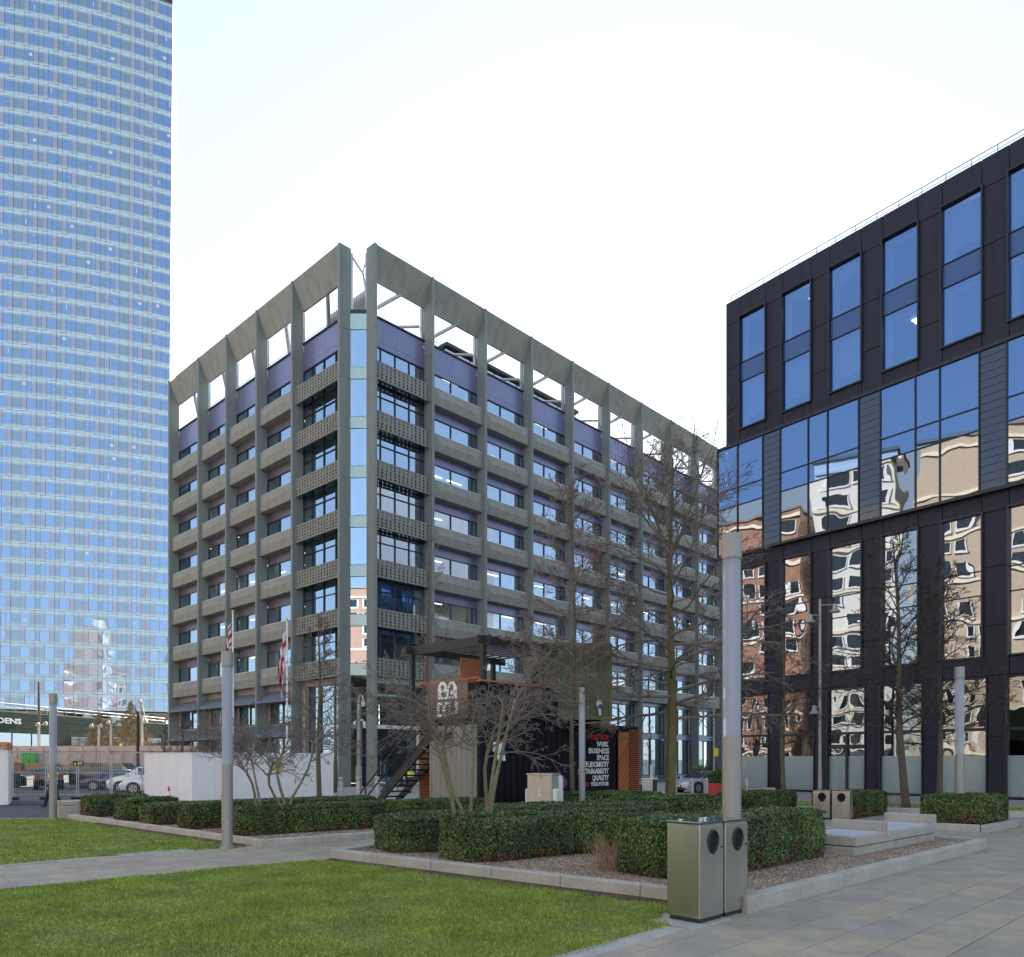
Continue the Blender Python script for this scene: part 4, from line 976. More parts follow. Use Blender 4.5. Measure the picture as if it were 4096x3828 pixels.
# ------------------------------------------------------------------ neighbouring blocks seen only as reflections
def block(x, y, rz, L, H, D, m, label, big=0):
    b = thing('brick_block', label, 'apartments', (x, y, 0), rz)
    MB().box(0, L, .3, D, 0, H).build('wall', M[m], b)
    w = MB(); bl = MB(); wf = MB()
    for k in range(int(H/3.2)):
        z = 1.0+3.2*k
        for s in np.arange(1, L-2, 3.4):
            if random.random() < .8: w.quad((s, .26, z), (s+1.7+big, .26, z), (s+1.7+big, .26, z+1.8), (s, .26, z+1.8)); wf.box(s-.3, s+2.0+big, .1, .29, z-.3, z); wf.box(s-.3, s, .2, .29, z, z+1.8); wf.box(s+1.7+big, s+2.0+big, .2, .29, z, z+1.8)
        if k % 2 == 0: bl.box(0, L, .05, .3, z+2.2, z+2.65)
    w.build('window', M['carglass'], b, kind='stuff'); wf.build('window_surround', M['white_p'], b, kind='stuff'); bl.build('string_course', M['cream'], b)
    MB().box(-.3, L+.3, 0, D, H, H+.5).build('roof', M['roofing'], b); return b
block(-50, 4, R(110), 22, 50, 12, 'brick_p', 'pale brick apartment block across the street, mirrored in the dark building')
block(-58.5, 27, R(106), 12, 50, 10, 'white_r', 'white rendered apartment block between two brick ones, mirrored in the dark building', .5)
block(-63, 41, R(112), 20, 43, 12, 'brick_o', 'red brick apartment block beside the car park, mirrored in the dark building')
block(-42, -34, R(127), 34, 24, 12, 'brick_p', 'pale brick apartment block behind the viewer, mirrored in the rippled windows')
block(-20, -70, R(180), 66, 44, 14, 'brick_o', 'tall orange brick block behind the viewer, mirrored low in the glass tower')

# ------------------------------------------------------------------ stacked shipping containers, stair and pergola
CA = Vector((-1.03, 24.7, 0)); cu = Vector((.6884, .7253, 0)); ca = math.atan2(cu.y, cu.x)
def corrug(L, H, pitch=.28, depth=.045, z0=0):
    """trapezoid-ribbed sheet along x at y=0"""
    mb = MB(); xs = [0.0]; ys = [0.0]; x = 0.0
    while x < L-1e-6:
        for dx, y in ((.28, 0), (.22, 1), (.28, 1), (.22, 0)):
            x2 = min(x+dx*pitch, L); xs.append(x2); ys.append(depth*y); x = x2
            if x >= L: break
    n = len(xs); mb.add([(a, b, z0) for a, b in zip(xs, ys)]+[(a, b, z0+H) for a, b in zip(xs, ys)], [(i, i+1, n+i+1, n+i) for i in range(n-1)]); return mb, list(zip(xs, ys))
SC = thing('shipping_container', 'black shipping container office with grey end and white and red painted slogan', 'container', CA, ca)
CL, CW, CZ, CT = 8.9, 2.5, .5, 3.4
mb, prof = corrug(CL-.3, CT-CZ-.3, .30, .026, CZ+.15); mb.xf(Matrix.Translation((.15, .01, 0))); mb.build('side_panel', M['cont_black'], SC)
mb, _ = corrug(CW-.24, CT-CZ-.3, .26, .06, CZ+.15); mb.xf(Matrix.Translation((.012, CW-.12, 0)) @ Matrix.Rotation(R(-90), 4, 'Z')); mb.build('end_panel', M['cont_grey'], SC)
MB().box(-.02, .03, .08, CW-.02, 2.62, 2.72).build('end_rail', M['cont_grey'], SC)
fr = MB()
for x in (0, CL-.15): fr.box(x, x+.15, -.01, .14, CZ, CT)
fr.box(.15, CL-.15, -.012, .1, CT-.15, CT); fr.box(.15, CL-.15, -.012, .1, CZ, CZ+.15); fr.box(0, .12, .14, CW, CT-.15, CT); fr.box(0, .12, .14, CW, CZ, CZ+.15)
fr.build('frame', M['cont_black'], SC)
MB().box(.1, CL, .12, CW, CZ+.1, CT-.02).build('container_body', M['cont_black'], SC)
MB().box(0, .1, CW-.1, CW, CZ+.15, CT-.15).build('corner_post', M['cont_grey'], SC)
MB().box(-.25, CL+.2, .15, CW+.4, -.05, CZ-.01).build('plinth', M['edging'], SC)
# timber at the far end: boards above a slanted field, then horizontal slats
bx = 7.48
for k in range(6):
    x = bx+.02+.114*k
    bd = MB(); zt = CT-.22
    bd.box(x, x+.104, -.09, -.05, 2.2+(.114*k)*1.25, zt); bd.build('board', M['cedar_l'], SC)
for k in range(17):
    z0 = CZ+.1+.155*k-.75
    pts4 = [(bx+.02, z0), (bx+.02, z0+.135), (bx+.70, z0+.135+.85), (bx+.70, z0+.85)]
    cl = lambda z: min(max(z, CZ+.05), CT-.22)
    zz4 = [(x, cl(z)) for x, z in pts4]
    if zz4[1][1]-zz4[0][1] < .02 and zz4[2][1]-zz4[3][1] < .02: continue
    lim = lambda x: 2.18+(x-bx-.02)*1.25
    zz4 = [(x, min(z, lim(x))) for x, z in zz4]
    if zz4[1][1]-zz4[0][1] < .015 and zz4[2][1]-zz4[3][1] < .015: continue
    b = MB(); b.add([(x, y, z) for y in (-.09, -.05) for x, z in zz4], [(3, 2, 1, 0), (4, 5, 6, 7), (0, 1, 5, 4), (1, 2, 6, 5), (2, 3, 7, 6), (3, 0, 4, 7)]); b.build('board', M['cedar'] if k % 2 else M['cedar_l'], SC)
sl = MB().bev(0, CL-bx-.72+.08, -.05, 0, 0, .05, .006).mesh('slat', M['cedar'])
for k in range(34): link('slat', sl, SC, (bx+.72, -.06, CZ+.08+.08*k))
MB().box(bx, CL+.06, -.045, .0, CZ, CT-.15).build('backing', M['black'], SC)
# painted slogan pressed over the ribs
def drape(me, x0, z0):
    bm = bmesh.new(); bm.from_mesh(me); bm.transform(Matrix.Translation((x0, 0, z0)) @ Matrix.Rotation(R(90), 4, 'X'))
    lo = min(v.co.x for v in bm.verts); hi = max(v.co.x for v in bm.verts)
    for px, _ in prof:
        px += .15
        if lo < px < hi: bmesh.ops.bisect_plane(bm, geom=bm.verts[:]+bm.edges[:]+bm.faces[:], plane_co=(px, 0, 0), plane_no=(1, 0, 0))
    P = np.array(prof)
    for v in bm.verts: v.co.y += np.interp(v.co.x-.15, P[:, 0], P[:, 1])+.006
    bm.to_mesh(me); bm.free()
for k, (body, w, m) in enumerate((('FIRST FOR', 1.28, 'red_letter'), ('WORK', .8, 'white_sign'), ('BUSINESS', 1.28, 'white_sign'), ('SPACE', .8, 'white_sign'), ('FLEXIBILITY', 1.48, 'white_sign'),
                      ('SUSTAINABILITY', 1.92, 'white_sign'), ('QUALITY', 1.07, 'white_sign'), ('YOUR FUTURE', 1.16, 'white_sign'), ('FOR', .36, 'red_letter'))):
    small = k > 6; z = 2.845-.258*k if not small else 1.09; xr = 7.0 if body != 'FOR' else 5.77
    me = text_mesh(body, .2 if small else .278, w, M[m], .03, .004); drape(me, xr-w, z); link('lettering', me, SC)
# electric outlets on the wall
def outlet(x, z):
    o = MB().bev(x-.22, x+.22, -.16, -.02, z, z+.32, .03).build('socket_box', M['socket'], SC)
    MB().tube([(x-.1, -.15, z+.02), (x-.1, -.22, z-.28)], [.06, .05], 8).tube([(x+.14, -.15, z+.02), (x+.14, -.22, z-.3)], [.06, .05], 8).build('plug', M['socket'], o)
    MB().tube([(x+.1, -.15, z+.06), (x+.16, -.24, z-.1)], .075, 10).build('plug_cap', M['blue'], o)
outlet(.75, 2.35)
# roof terrace: black parapet, timber rail, brown panel with a white emblem
TE = thing('roof_terrace', 'black timber terrace with pergola and rust brown handrail on top of the containers', 'terrace', CA+Vector((0, 0, CT)), ca)
MB().box(-.05, 4.6, -.04, .06, .02, 1.2).box(-.05, .05, .06, .5, .02, 1.2).box(-.05, .05, 1.9, 3.3, .02, 1.2).box(0, CL, 0, 3.4, -.0, .03).build('parapet', M['cont_black'], TE)
MB().box(-.09, -.03, .5, 2.55, .05, 1.3).build('brown_panel', M['brown_panel'], TE)
em = MB()
def arc(cx, cz, r0, r1, a0, a1, n=14):
    for k in range(n):
        p, q = R(a0+(a1-a0)*k/n), R(a0+(a1-a0)*(k+1)/n)
        em.quad((-.1, cx+r0*math.cos(p), cz+r0*math.sin(p)), (-.1, cx+r1*math.cos(p), cz+r1*math.sin(p)), (-.1, cx+r1*math.cos(q), cz+r1*math.sin(q)), (-.1, cx+r0*math.cos(q), cz+r0*math.sin(q)))
for a_, b_, c_, d_ in ((.95, 2.0, .15, .24), (.95, 1.1, .24, .62), (1.85, 2.0, .24, .62), (1.28, 1.42, .24, .5), (1.55, 1.7, .32, .62), (1.1, 1.85, .53, .62), (1.0, 1.95, .72, .8), (1.0, 1.16, .8, 1.12), (1.4, 1.56, .8, 1.05), (1.78, 1.95, .8, 1.1), (1.56, 1.78, .95, 1.05)): em.box(-.105, -.098, a_, b_, c_, d_)
arc(1.25, 1.08, .1, .22, 0, 300); arc(1.72, 1.1, .1, .22, -60, 200); em.build('emblem', M['white_sign'], TE)
MB().box(-.07, 4.7, -.09, .05, 1.22, 1.28).box(-.07, .05, .05, 3.0, 1.31, 1.37).build('handrail', M['cedar_l'], TE)
PG = thing('pergola', 'dark timber pergola over the container roof terrace', 'pergola', CA+Vector((0, 0, CT+.03)), ca)
for x, y in ((.25, .12), (.2, 3.7), (4.3, .12), (4.3, 3.7)): MB().box(x-.08, x+.08, y-.08, y+.08, 0, 2.55).build('post', M['pergola'], PG)
for y in (.02, 3.72): MB().box(-.1, 5.0, y-.04, y+.04, 2.44, 2.68).build('beam', M['pergola'], PG)
MB().box(.18, .27, -.25, 4.3, 2.38, 2.7).build('beam', M['pergola'], PG)
for k in range(10): MB().box(.75+.46*k, .82+.46*k, -.15, 4.1, 2.69, 2.745).build('rafter', M['pergola'], PG)
SS = thing('slat_screen', 'orange brown vertical slat screen at the back of the roof terrace', 'screen', CA+cu*1.55+Vector((-cu.y, cu.x, 0))*2.6+Vector((0, 0, CT+.03)), ca)
svm = MB().box(0, .07, 0, .05, .1, 2.35).mesh('slat', M['cedar_l'])
for k in range(13): link('slat', svm, SS, (.105*k, 0, 0))
MB().box(-.05, 1.45, .05, .09, .05, .15).box(-.05, 1.45, .05, .09, 2.2, 2.3).build('rail', M['pergola'], SS)
SB = thing('slat_wall', 'tall horizontal cedar slat wall beside the black steel stair', 'screen', CA+cu*.98, ca)
sh_ = MB().bev(-.03, .0, 2.55, 4.25, 0, .055, .006).mesh('slat', M['cedar'])
for k in range(52):
    z = .62+.082*k
    if 28 < k < 31: continue
    link('slat', sh_, SB, (0, 0, z))
MB().box(.0, .5, 2.6, 4.2, 0, 4.9).build('backing', M['black'], SB)
# steel stair along the grey end
ST = thing('steel_stair', 'black open-tread steel stair rising to the container roof terrace', 'stair', CA, ca)
t0, t1, z1 = 6.3, 2.45, 3.02; slope = .777
def zt(t): return (6.3-t)*slope
for x in (0, .9):
    MB().add([(x+dx, t, z) for dx in (-.03, .03) for t, z in ((6.32, -.02), (5.9, 0), (2.45, zt(2.45)-.35+.03), (2.45, zt(2.45)+.05))], [(0, 1, 2, 3), (7, 6, 5, 4), (0, 4, 5, 1), (1, 5, 6, 2), (2, 6, 7, 3), (3, 7, 4, 0)]).build('stringer', M['steel_dark'], ST)
tr = MB().bev(.035, .865, -.13, .13, -.03, .02, .006).mesh('tread', M['steel_dark'])
for k in range(1, 16):
    z = .2*k; t = 6.3-z/slope-.12
    if z < 3.05: link('tread', tr, ST, (0, t, z-.08))
for x in (-.02, .92):
    hr = MB()
    for off in (.55, 1.0): hr.tube([(x, 6.55, zt(6.55)+off+.0), (x, 6.2, zt(6.2)+off), (x, 2.4, zt(2.4)+off)], .03, 6)
    hr.build('handrail', M['steel_dark'], ST)
    for t in (6.2, 4.9, 3.6, 2.5): MB().tube([(x, t, max(0, zt(t)-.25)), (x, t, zt(t)+1.0)], .03, 6).build('rail_post', M['steel_dark'], ST)
MB().box(-.1, 1.0, 1.4, 2.45, 2.92, 3.0).box(-.1, -.02, 1.4, 2.45, 2.75, 2.92).build('landing', M['steel_dark'], ST)
# olive green container set across the top
GA = Vector((1.28, 27.4, CT+.07)); ga = R(7)
GC = thing('shipping_container', 'olive green shipping container stacked above the black slogan container', 'container', GA, ga)
gw, gl, gh = 2.36, 6.0, 2.82
mb, _ = corrug(gw-.2, gh-.3, .27, .04, .16); mb.xf(Matrix.Translation((.1, .02, 0))); mb.build('end_panel', M['cont_green'], GC)
mb, _ = corrug(gl-.2, gh-.3, .27, .04, .16); mb.xf(Matrix.Translation((.02, gl-.1, 0)) @ Matrix.Rotation(R(-90), 4, 'Z')); mb.build('side_panel', M['cont_green'], GC)
fr = MB()
for x in (0, gw-.12): fr.box(x, x+.12, 0, .12, .0, gh)
fr.box(.12, gw-.12, .003, .1, gh-.14, gh-.002); fr.box(.12, gw-.12, .003, .1, .06, .18); fr.box(0, .1, .12, gl, gh-.14, gh); fr.box(0, .1, .12, gl, .06, .18)
for x in (.12, gw-.42): fr.prism([(x, .0), (x+.3, .0), (x+.15, .3)], -.12, .06)
fr.build('frame', M['cont_green'], GC); MB().box(.08, gw, .09, gl, .1, gh-.02).build('container_body', M['cont_green'], GC)
MB().box(.05, gw-.05, .3, gl, -.07, .06).build('underframe', M['black'], GC)
for y in (.9, 2.0, 3.3):
    w = MB().box(-.05, .06, y, y+.08, .3, 2.1).box(-.05, .06, y+.62, y+.7, .3, 2.1).box(-.05, .06, y+.08, y+.62, 2.02, 2.1).box(-.05, .06, y+.08, y+.62, .3, .38).build('window', M['darkframe'], GC)
    MB().quad((-.01, y+.08, .38), (-.01, y+.62, .38), (-.01, y+.62, 2.02), (-.01, y+.08, 2.02)).build('pane', M['g_dark'], w)
s2 = MB().bev(1.75, 1.95, -.14, .01, .55, .75, .03).tube([(1.86, -.08, .56), (1.88, -.14, .2)], [.07, .05], 8).build('socket_box', M['socket'], GC)
MB().tube([(1.88, -.12, .55), (1.9, -.19, .5)], .075, 10).build('plug_cap', M['blue'], s2)

# ------------------------------------------------------------------ lamp columns
def lamp(label, loc, r, ztop, ztr, rz=0):
    t = thing('lamp_column', label, 'lamp post', loc, rz, 'glass topped lamp columns')
    c = .36 if ztop > 4 else .3
    MB().lathe([(r*1.02, 0), (r, .12), (r, ztr)], 28).build('post', M['lamp_metal'], t, smooth=False)
    MB().lathe([(r*1.03, ztop-c), (r*1.06, ztop-c+.02), (r*1.06, ztop-.02), (r*1.0, ztop)], 28).build('cap', M['lamp_metal'], t)
    tb = MB(); n = 28; r2 = r*.97
    tb.add([(r2*math.cos(6.2832*k/n), r2*math.sin(6.2832*k/n), z) for z in (ztr+.001, ztop-c-.001) for k in range(n)], [(k, (k+1) % n, n+(k+1) % n, n+k) for k in range(n)])
    tb.build('glass_tube', M['lamp_tube'], t, smooth=True)
    MB().lathe([(r*.12, ztr), (r*.12, ztop-c)], 8).build('rod', M['lamp_rod'], t); MB().lathe([(r*.5, ztr), (r*.5, ztop-c)], 14).build('inner_tube', M['lamp_inner'], t)
    MB().lathe([(r*1.3, 0), (r*1.3, .03), (r*1.05, .05)], 24).build('base_plate', M['lamp_metal'], t)
    dr = MB(); aa = [-1.75+.09*k for k in range(8)]
    for p, q in zip(aa[:-1], aa[1:]): dr.quad(*[(r*1.012*math.cos(g_), r*1.012*math.sin(g_), z) for g_, z in ((p, .5), (q, .5), (q, 1.05), (p, 1.05))])
    dr.build('access_door', M['lamp_metal'], t)
    MB().tube([(r*.98*math.cos(-1.2), r*.98*math.sin(-1.2), .62), (r*1.06*math.cos(-1.2), r*1.06*math.sin(-1.2), .62)], .02, 8).build('lock', M['steel_l'], t); return t
M['lamp_inner'] = acrylic('lamp_inner_tube', (.46, .5, .68), .5)
lamp('tall lamp column right behind the near pair of steel bins', (3.17, 11.05, .1), .134, 5.24, 2.33)
lamp('lamp column at the lawn corner beside the long left hedge', (-6.72, 18.07, 0), .127, 4.64, 2.0)
lamp('lamp column on the far lawn edge beside the stone end block', (-16.2, 27.03, 0), .125, 4.41, 1.92)
lamp('lamp column between the metal cabinet and the slogan on the black container', (2.24, 24.5, 0), .108, 4.39, 2.06)
lamp('lamp column rising out of the square hedge at right', (13.97, 23.9, .1), .138, 4.88, 2.15)

# ------------------------------------------------------------------ steel bins
def bin_(label, loc, rz, w=.56, d=.5, h=1.275, grp='stainless steel litter bins'):
    t = thing('litter_bin', label, 'litter bin', loc, rz, grp)
    MB().bev(0, w, 0, d, .06, h-.012, .012).build('body', M['binsteel'], t); MB().box(.03, w-.03, .02, d-.03, 0, .06).build('base', M['rubber'], t)
    MB().bev(-.012, w+.012, -.012, d+.012, h-.01, h+.012, .006).build('lid', M['bintop'], t)
    MB().box(.022, w-.01, -.006, -.0, .1, h-.05).build('door', M['binsteel'], t)
    ring = MB(); n = 22; cz = h-.215
    def egg(k, s): a = 6.2832*k/n; r = s*(1-.13*math.sin(a)); return (w/2+.02+r*math.cos(a)*.95, cz+r*math.sin(a)*(1.25 if math.sin(a) < 0 else 1.0))
    for k in range(n):
        a, b = egg(k, .142), egg(k+1, .142); c, e = egg(k, .118), egg(k+1, .118); f, g_ = egg(k, .1), egg(k+1, .1)
        ring.quad((a[0], -.008, a[1]), (b[0], -.008, b[1]), (e[0], -.03, e[1]), (c[0], -.03, c[1])); ring.quad((c[0], -.03, c[1]), (e[0], -.03, e[1]), (g_[0], .0, g_[1]-.0), (f[0], .0, f[1]))
    ring.build('mouth_ring', M['rubber'], t)
    hole = MB().add([(egg(k, .117)[0], -.009, egg(k, .117)[1]) for k in range(n)], [tuple(range(n))]); hole.build('mouth', M['black'], t)
    MB().tube([(w-.05, -.005, cz-.12), (w-.05, -.015, cz-.12)], .012, 8).build('lock', M['black'], t); return t
bin_('near steel bin, left of the pair at the lawn corner', (2.374, 9.68, .015), ang); bin_('near steel bin, right of the pair in front of the lamp column', (2.835, 10.17, .0), ang, .57)
b3 = R(-35); bx_ = Vector((math.cos(b3), math.sin(b3), 0)); q0 = Vector((10.58, 26.95, 0))
bin_('far steel bin beside the sunnier hedge, left of its pair', q0, b3, .58, .5, 1.03); bin_('far steel bin next to the right-hand hedge, right of its pair', q0+bx_*.63, b3, .6, .5, 1.03)

# ------------------------------------------------------------------ stone benches
BN = thing('stone_bench', 'long granite lounger bench with two low backrests and slatted grey seat', 'bench', (6.86, 15.26, 0), math.atan2(3.1, 3.32))
for x0, x1 in ((0, 1.1), (1.1, 2.2), (2.2, 3.3), (3.3, 4.54)):
    MB().bev(x0+.004, x1-.004, .04, 1.1, .1, .335, .01).build('base_block', M['granite_g'], BN)
    MB().bev(x0+.004, x1-.004, 0, 1.15, .36, .545, .014).build('seat_block', M['granite_g'], BN)
MB().box(.06, 4.48, .1, 1.1, .3, .4).build('shadow_gap', M['rubber'], BN)
for k in range(9):
    for a, b in ((.05, 1.36), (1.62, 4.32)):
        w = (b-a)/9; MB().bev(a+w*k+.006, a+w*(k+1)-.006, .12, 1.08, .545, .565, .005).build('seat_plank', M['seat'], BN)
for x in (1.42, 4.37): MB().bev(x, x+.17, -.003, 1.15, .36, .775, .015).build('backrest', M['granite_g'], BN)
def slab_bench(label, loc, L, rz, h=.58):
    t = thing('stone_bench', label, 'bench', loc, rz, 'pale stone slab benches'); MB().bev(0, L, 0, .5, h-.1, h, .015).build('seat', M['granite'], t); MB().box(.2, L-.2, .08, .42, 0, h-.1).build('base', M['granite'], t)
slab_bench('pale slab bench seen over the long left hedge, left one of two', (-7.75, 24.9, .0), .85, .15, .62); slab_bench('pale slab bench seen over the long left hedge, right one of two', (-6.85, 25.0, .0), .75, .15, .66)
slab_bench('pale slab bench beside the multi-stemmed tree in front of the grey container end', (-2.2, 20.2, 0), 1.0, -.25, .72)
slab_bench('pale slab bench end showing in front of the black container near the tree stems', (-1.05, 21.3, 0), 1.0, -.25, .72)
EB = thing('stone_end_block', 'square stone block ending the left planter kerb beside the far lamp column', 'block', (-15.85, 27.0, 0), ang)
MB().bev(0, 1.0, 0, .75, .48, .62, .015).build('cap_stone', M['granite'], EB); MB().bev(.01, .99, .01, .74, 0, .465, .01).build('base_block', M['granite'], EB)
o = MB().add([(-.75, -.3, 0), (.75, -.3, 0), (.75, .3, 0), (-.75, .3, 0), (-.55, -.25, .5), (.72, -.25, .55), (.72, .25, .55), (-.55, .25, .5)], [(3, 2, 1, 0), (4, 5, 6, 7), (0, 1, 5, 4), (1, 2, 6, 5), (2, 3, 7, 6), (3, 0, 4, 7)]).build('stone_bench', M['granite'])
o.location = (13.6, 41.9, 0); tag(o, 'pale wedge shaped stone seat on the far plaza before the dark building', 'bench')

# ------------------------------------------------------------------ metal cabinet with outlets
CB = thing('electric_cabinet', 'beige steel electric cabinet with white socket boxes before the black container', 'cabinet', (.47, 23.6, 0), R(-23))
MB().bev(0, .8, 0, .75, 0, 1.62, .015).build('body', M['cab'], CB); MB().bev(-.02, .82, -.02, .78, 1.62, 1.67, .01).build('lid', M['cab'], CB)
MB().box(.03, .77, -.012, 0, .05, 1.56).build('door', M['cab'], CB)
MB().add([(.36, -.014, 1.12), (.44, -.014, 1.12), (.40, -.014, 1.2)], [(0, 1, 2)]).box(.36, .44, -.015, -.013, 1.07, 1.085).box(.37, .43, -.015, -.013, .98, 1.04).build('warning_mark', M['white_sign'], CB)
for x0, x1, y0, y1 in ((-.12, 0, .1, .5), (.8, .95, .02, .4), (.8, .93, .5, .74)):
    s = MB().bev(x0, x1, y0, y1, .45 if y0 < .45 else .75, 1.2 if y0 < .45 else 1.6, .035).build('socket_box', M['socket'], CB)
    MB().tube([((x0+x1)/2, y0+.08, .46), ((x0+x1)/2, y0+.05, .36)], [.06, .05], 8).build('plug_cap', M['red' if y0 < .45 else 'blue'], s)

# ------------------------------------------------------------------ bollards and small street furniture
B0 = thing('bollard', 'stainless bollard nearest the white hoarding, first of the banded row', 'bollard', (-10.2, 45.62, 0), 0, 'banded steel bollards by the stair')
MB().lathe([(.155, 0), (.155, 1.02), (.15, 1.04)], 16).build('post', M['brush'], B0)
for z in (.8, .9): MB().lathe([(.157, z), (.157, z+.035)], 16).build('band', M['rubber'], B0)
for (x, y), lb in (((-9.26, 46.11), 'stainless bollard in front of the camera pole'), ((-8.26, 46.95), 'stainless bollard left of the black stair, seen past its handrail foot'), ((-7.2, 47.3), 'stainless bollard seen between the treads of the black stair'), ((-6.13, 47.79), 'stainless bollard between stair and cedar slat wall')): dup(B0, (x, y, 0), 0, lb)
B1 = thing('bollard', 'slim steel bollard just right of the big mossy tree trunk', 'bollard', (9.43, 44.07, 0), 0, 'slim steel bollards by the silver car')
MB().lathe([(.09, 0), (.09, 1.03), (.08, 1.05)], 14).build('post', M['brush'], B1)
for (x, y), lb in (((9.9, 42.0), 'slim steel bollard in front of the silver car bonnet'), ((12.01, 47.8), 'slim steel bollard before the silver car door'), ((10.94, 43.0), 'slim steel bollard left of the red planter box'), ((12.35, 40.26), 'slim steel bollard right of the near lamp column')): dup(B1, (x, y, 0), 0, lb)
tb = thing('bollard', 'short timber bollard beside a slim steel one behind the lamp column', 'bollard', (12.13, 39.94, 0)); MB().box(-.09, .09, -.06, .06, 0, .75).build('post', M['timber'], tb)
RP = thing('planter_box', 'bright red planter box with a dark leafy shrub', 'planter', (11.38, 44.3, 0), R(-8))
MB().bev(0, .8, 0, .8, .05, .72, .02).build('box', M['red'], RP); MB().box(.04, .76, .04, .76, .66, .7).build('earth', M['soil'], RP)
def bush(name, label, c, r, h, z0, n, leaf, m, cat='shrub', parent=None):
    t = parent or thing(name, label, cat, (0, 0, 0)); P = RNG.normal(0, 1, (n, 3)); P /= np.linalg.norm(P, axis=1)[:, None]; P *= (RNG.random(n)**.33)[:, None]*np.array([r, r, h/2])
    P += np.array([c[0], c[1], z0+h/2]); P[:, :2] += RNG.normal(0, r*.12, (n, 2)); Nn = RNG.normal(0, 1, (n, 3)); Nn /= np.linalg.norm(Nn, axis=1)[:, None]; T = np.cross(Nn, RNG.normal(0, 1, (n, 3))); T /= np.linalg.norm(T, axis=1)[:, None]; B = np.cross(Nn, T); s = leaf*(.6+.7*RNG.random(n))[:, None]
    Q = np.stack([P-T*s, P+B*s*.5, P+T*s, P-B*s*.5], 1).reshape(-1, 3); o = link('foliage', numpy_mesh('foliage', Q, np.arange(4*n).reshape(n, 4), M[m]), t, kind='stuff')
    st = MB()
    for k in range(7): a = random.random()*6.28; st.tube([(c[0], c[1], z0-.05), (c[0]+math.cos(a)*r*.6, c[1]+math.sin(a)*r*.6, z0+h*.75)], [.02, .006], 4)
    st.build('stem', M['bark'], t); return t
bush('shrub', 'dark shrub growing out of the red planter box', (11.85, 44.65), .6, .75, .68, 1600, .07, 'leaf')
bush('shrub', 'bright green shrub behind the silver car against the office glazing', (14.0, 55.5), 1.1, 1.5, .2, 2500, .09, 'leaf_far')
SCB = thing('steel_cabinet', 'low steel cabinet box behind the far hedge beside the cedar slats', 'cabinet', (7.2, 42.5, 0), R(10)); MB().bev(0, .65, 0, .5, 0, .98, .02).build('body', M['cab'], SCB); MB().bev(-.03, .95, -.03, .53, .98, 1.05, .02).build('top', M['brush'], SCB); MB().box(.66, .9, .02, .48, 0, .98).build('side_unit', M['rubber'], SCB)
BC = thing('black_bench', 'black metal bench end beside the low steel cabinet', 'bench', (6.4, 42.0, 0), R(15)); MB().box(0, .8, 0, .4, .55, .7).build('seat', M['rubber'], BC); MB().box(.7, .8, 0, .4, 0, .55).build('leg', M['rubber'], BC); MB().box(0, .1, 0, .4, 0, .55).build('leg', M['rubber'], BC)
SPO = thing('slanted_post', 'steel information post with a slanted round blue face', 'post', (7.9, 43.2, 0)); MB().lathe([(.13, 0), (.13, 1.75)], 16).build('post', M['brush'], SPO)
MB().add([(.2*math.cos(k*.3927)*.8, .2*math.sin(k*.3927), 1.85+.16*math.cos(k*.3927)) for k in range(16)]+[(.2*math.cos(k*.3927)*.8, .2*math.sin(k*.3927)+.03, 1.83+.16*math.cos(k*.3927)) for k in range(16)], [tuple(range(16)), tuple(range(31, 15, -1))]+[(k, (k+1) % 16, 16+(k+1) % 16, 16+k) for k in range(16)]).build('face', M['blueface'] if 'blueface' in M else M['steel_l'], SPO)
CN = thing('traffic_cone', 'orange and white traffic cone standing before the white hoarding', 'traffic cone', (-17.3, 38.6, 0))
MB().bev(-.2, .2, -.2, .2, 0, .05, .02).build('base', M['orange_c'] if 'orange_c' in M else M['red'], CN); MB().lathe([(.15, .05), (.105, .28)], 16).lathe([(.065, .5), (.025, .75)], 16).build('cone', M['red'], CN); MB().lathe([(.106, .28), (.066, .5)], 16).build('reflective_band', M['white_p'], CN)

# ------------------------------------------------------------------ poles, flags
def pole(name, label, cat, loc, pts, rad, m, group=None):
    t = thing(name, label, cat, loc, 0, group); MB().tube(pts, rad, 10).build('pole', M[m], t); return t
cc = pole('camera_pole', 'grey camera pole with swan neck top in front of the building corner', 'camera pole', (-10.1, 50.5, 0), [(0, 0, 0), (0, 0, 1.6), (0, 0, 1.65), (0, 0, 6.0)], [.2, .2, .13, .11], 'pole')
MB().tube([(0, 0, 5.95)]+[(.14-.14*math.cos(a), 0, 6.1+.22*math.sin(a)) for a in np.linspace(0, 3.1416, 9)]+[(.28, 0, 5.95)], .045, 8).build('swan_neck', M['white_p'], cc); MB().lathe([(.12, 5.6), (.14, 5.85), (.1, 5.98)], 12, .28, 0).build('camera', M['white_p'], cc)
MB().tube([(-.3, 0, 4.6), (.3, 0, 4.7)], .05, 6).lathe([(.1, 4.4), (.1, 4.6)], 10, .35, 0).lathe([(.1, 4.35), (.1, 4.55)], 10, -.3, 0).build('camera', M['white_p'], cc)
def uk(u, v):
    u = (u-.5)*2; v = (v-.5)*2
    if abs(u) < .1 or abs(v) < .2: return 0
    if abs(u) < .17 or abs(v) < .33: return 1
    dd = abs(abs(u)-abs(v))
    return 0 if dd < .13 else 1 if dd < .36 else 2
def eng(u, v): return 0 if abs(u-.3) < .1 or abs(v-.5) < .13 or (u > .55 and abs(math.sin(u*9+v*7)) > .8) else 1
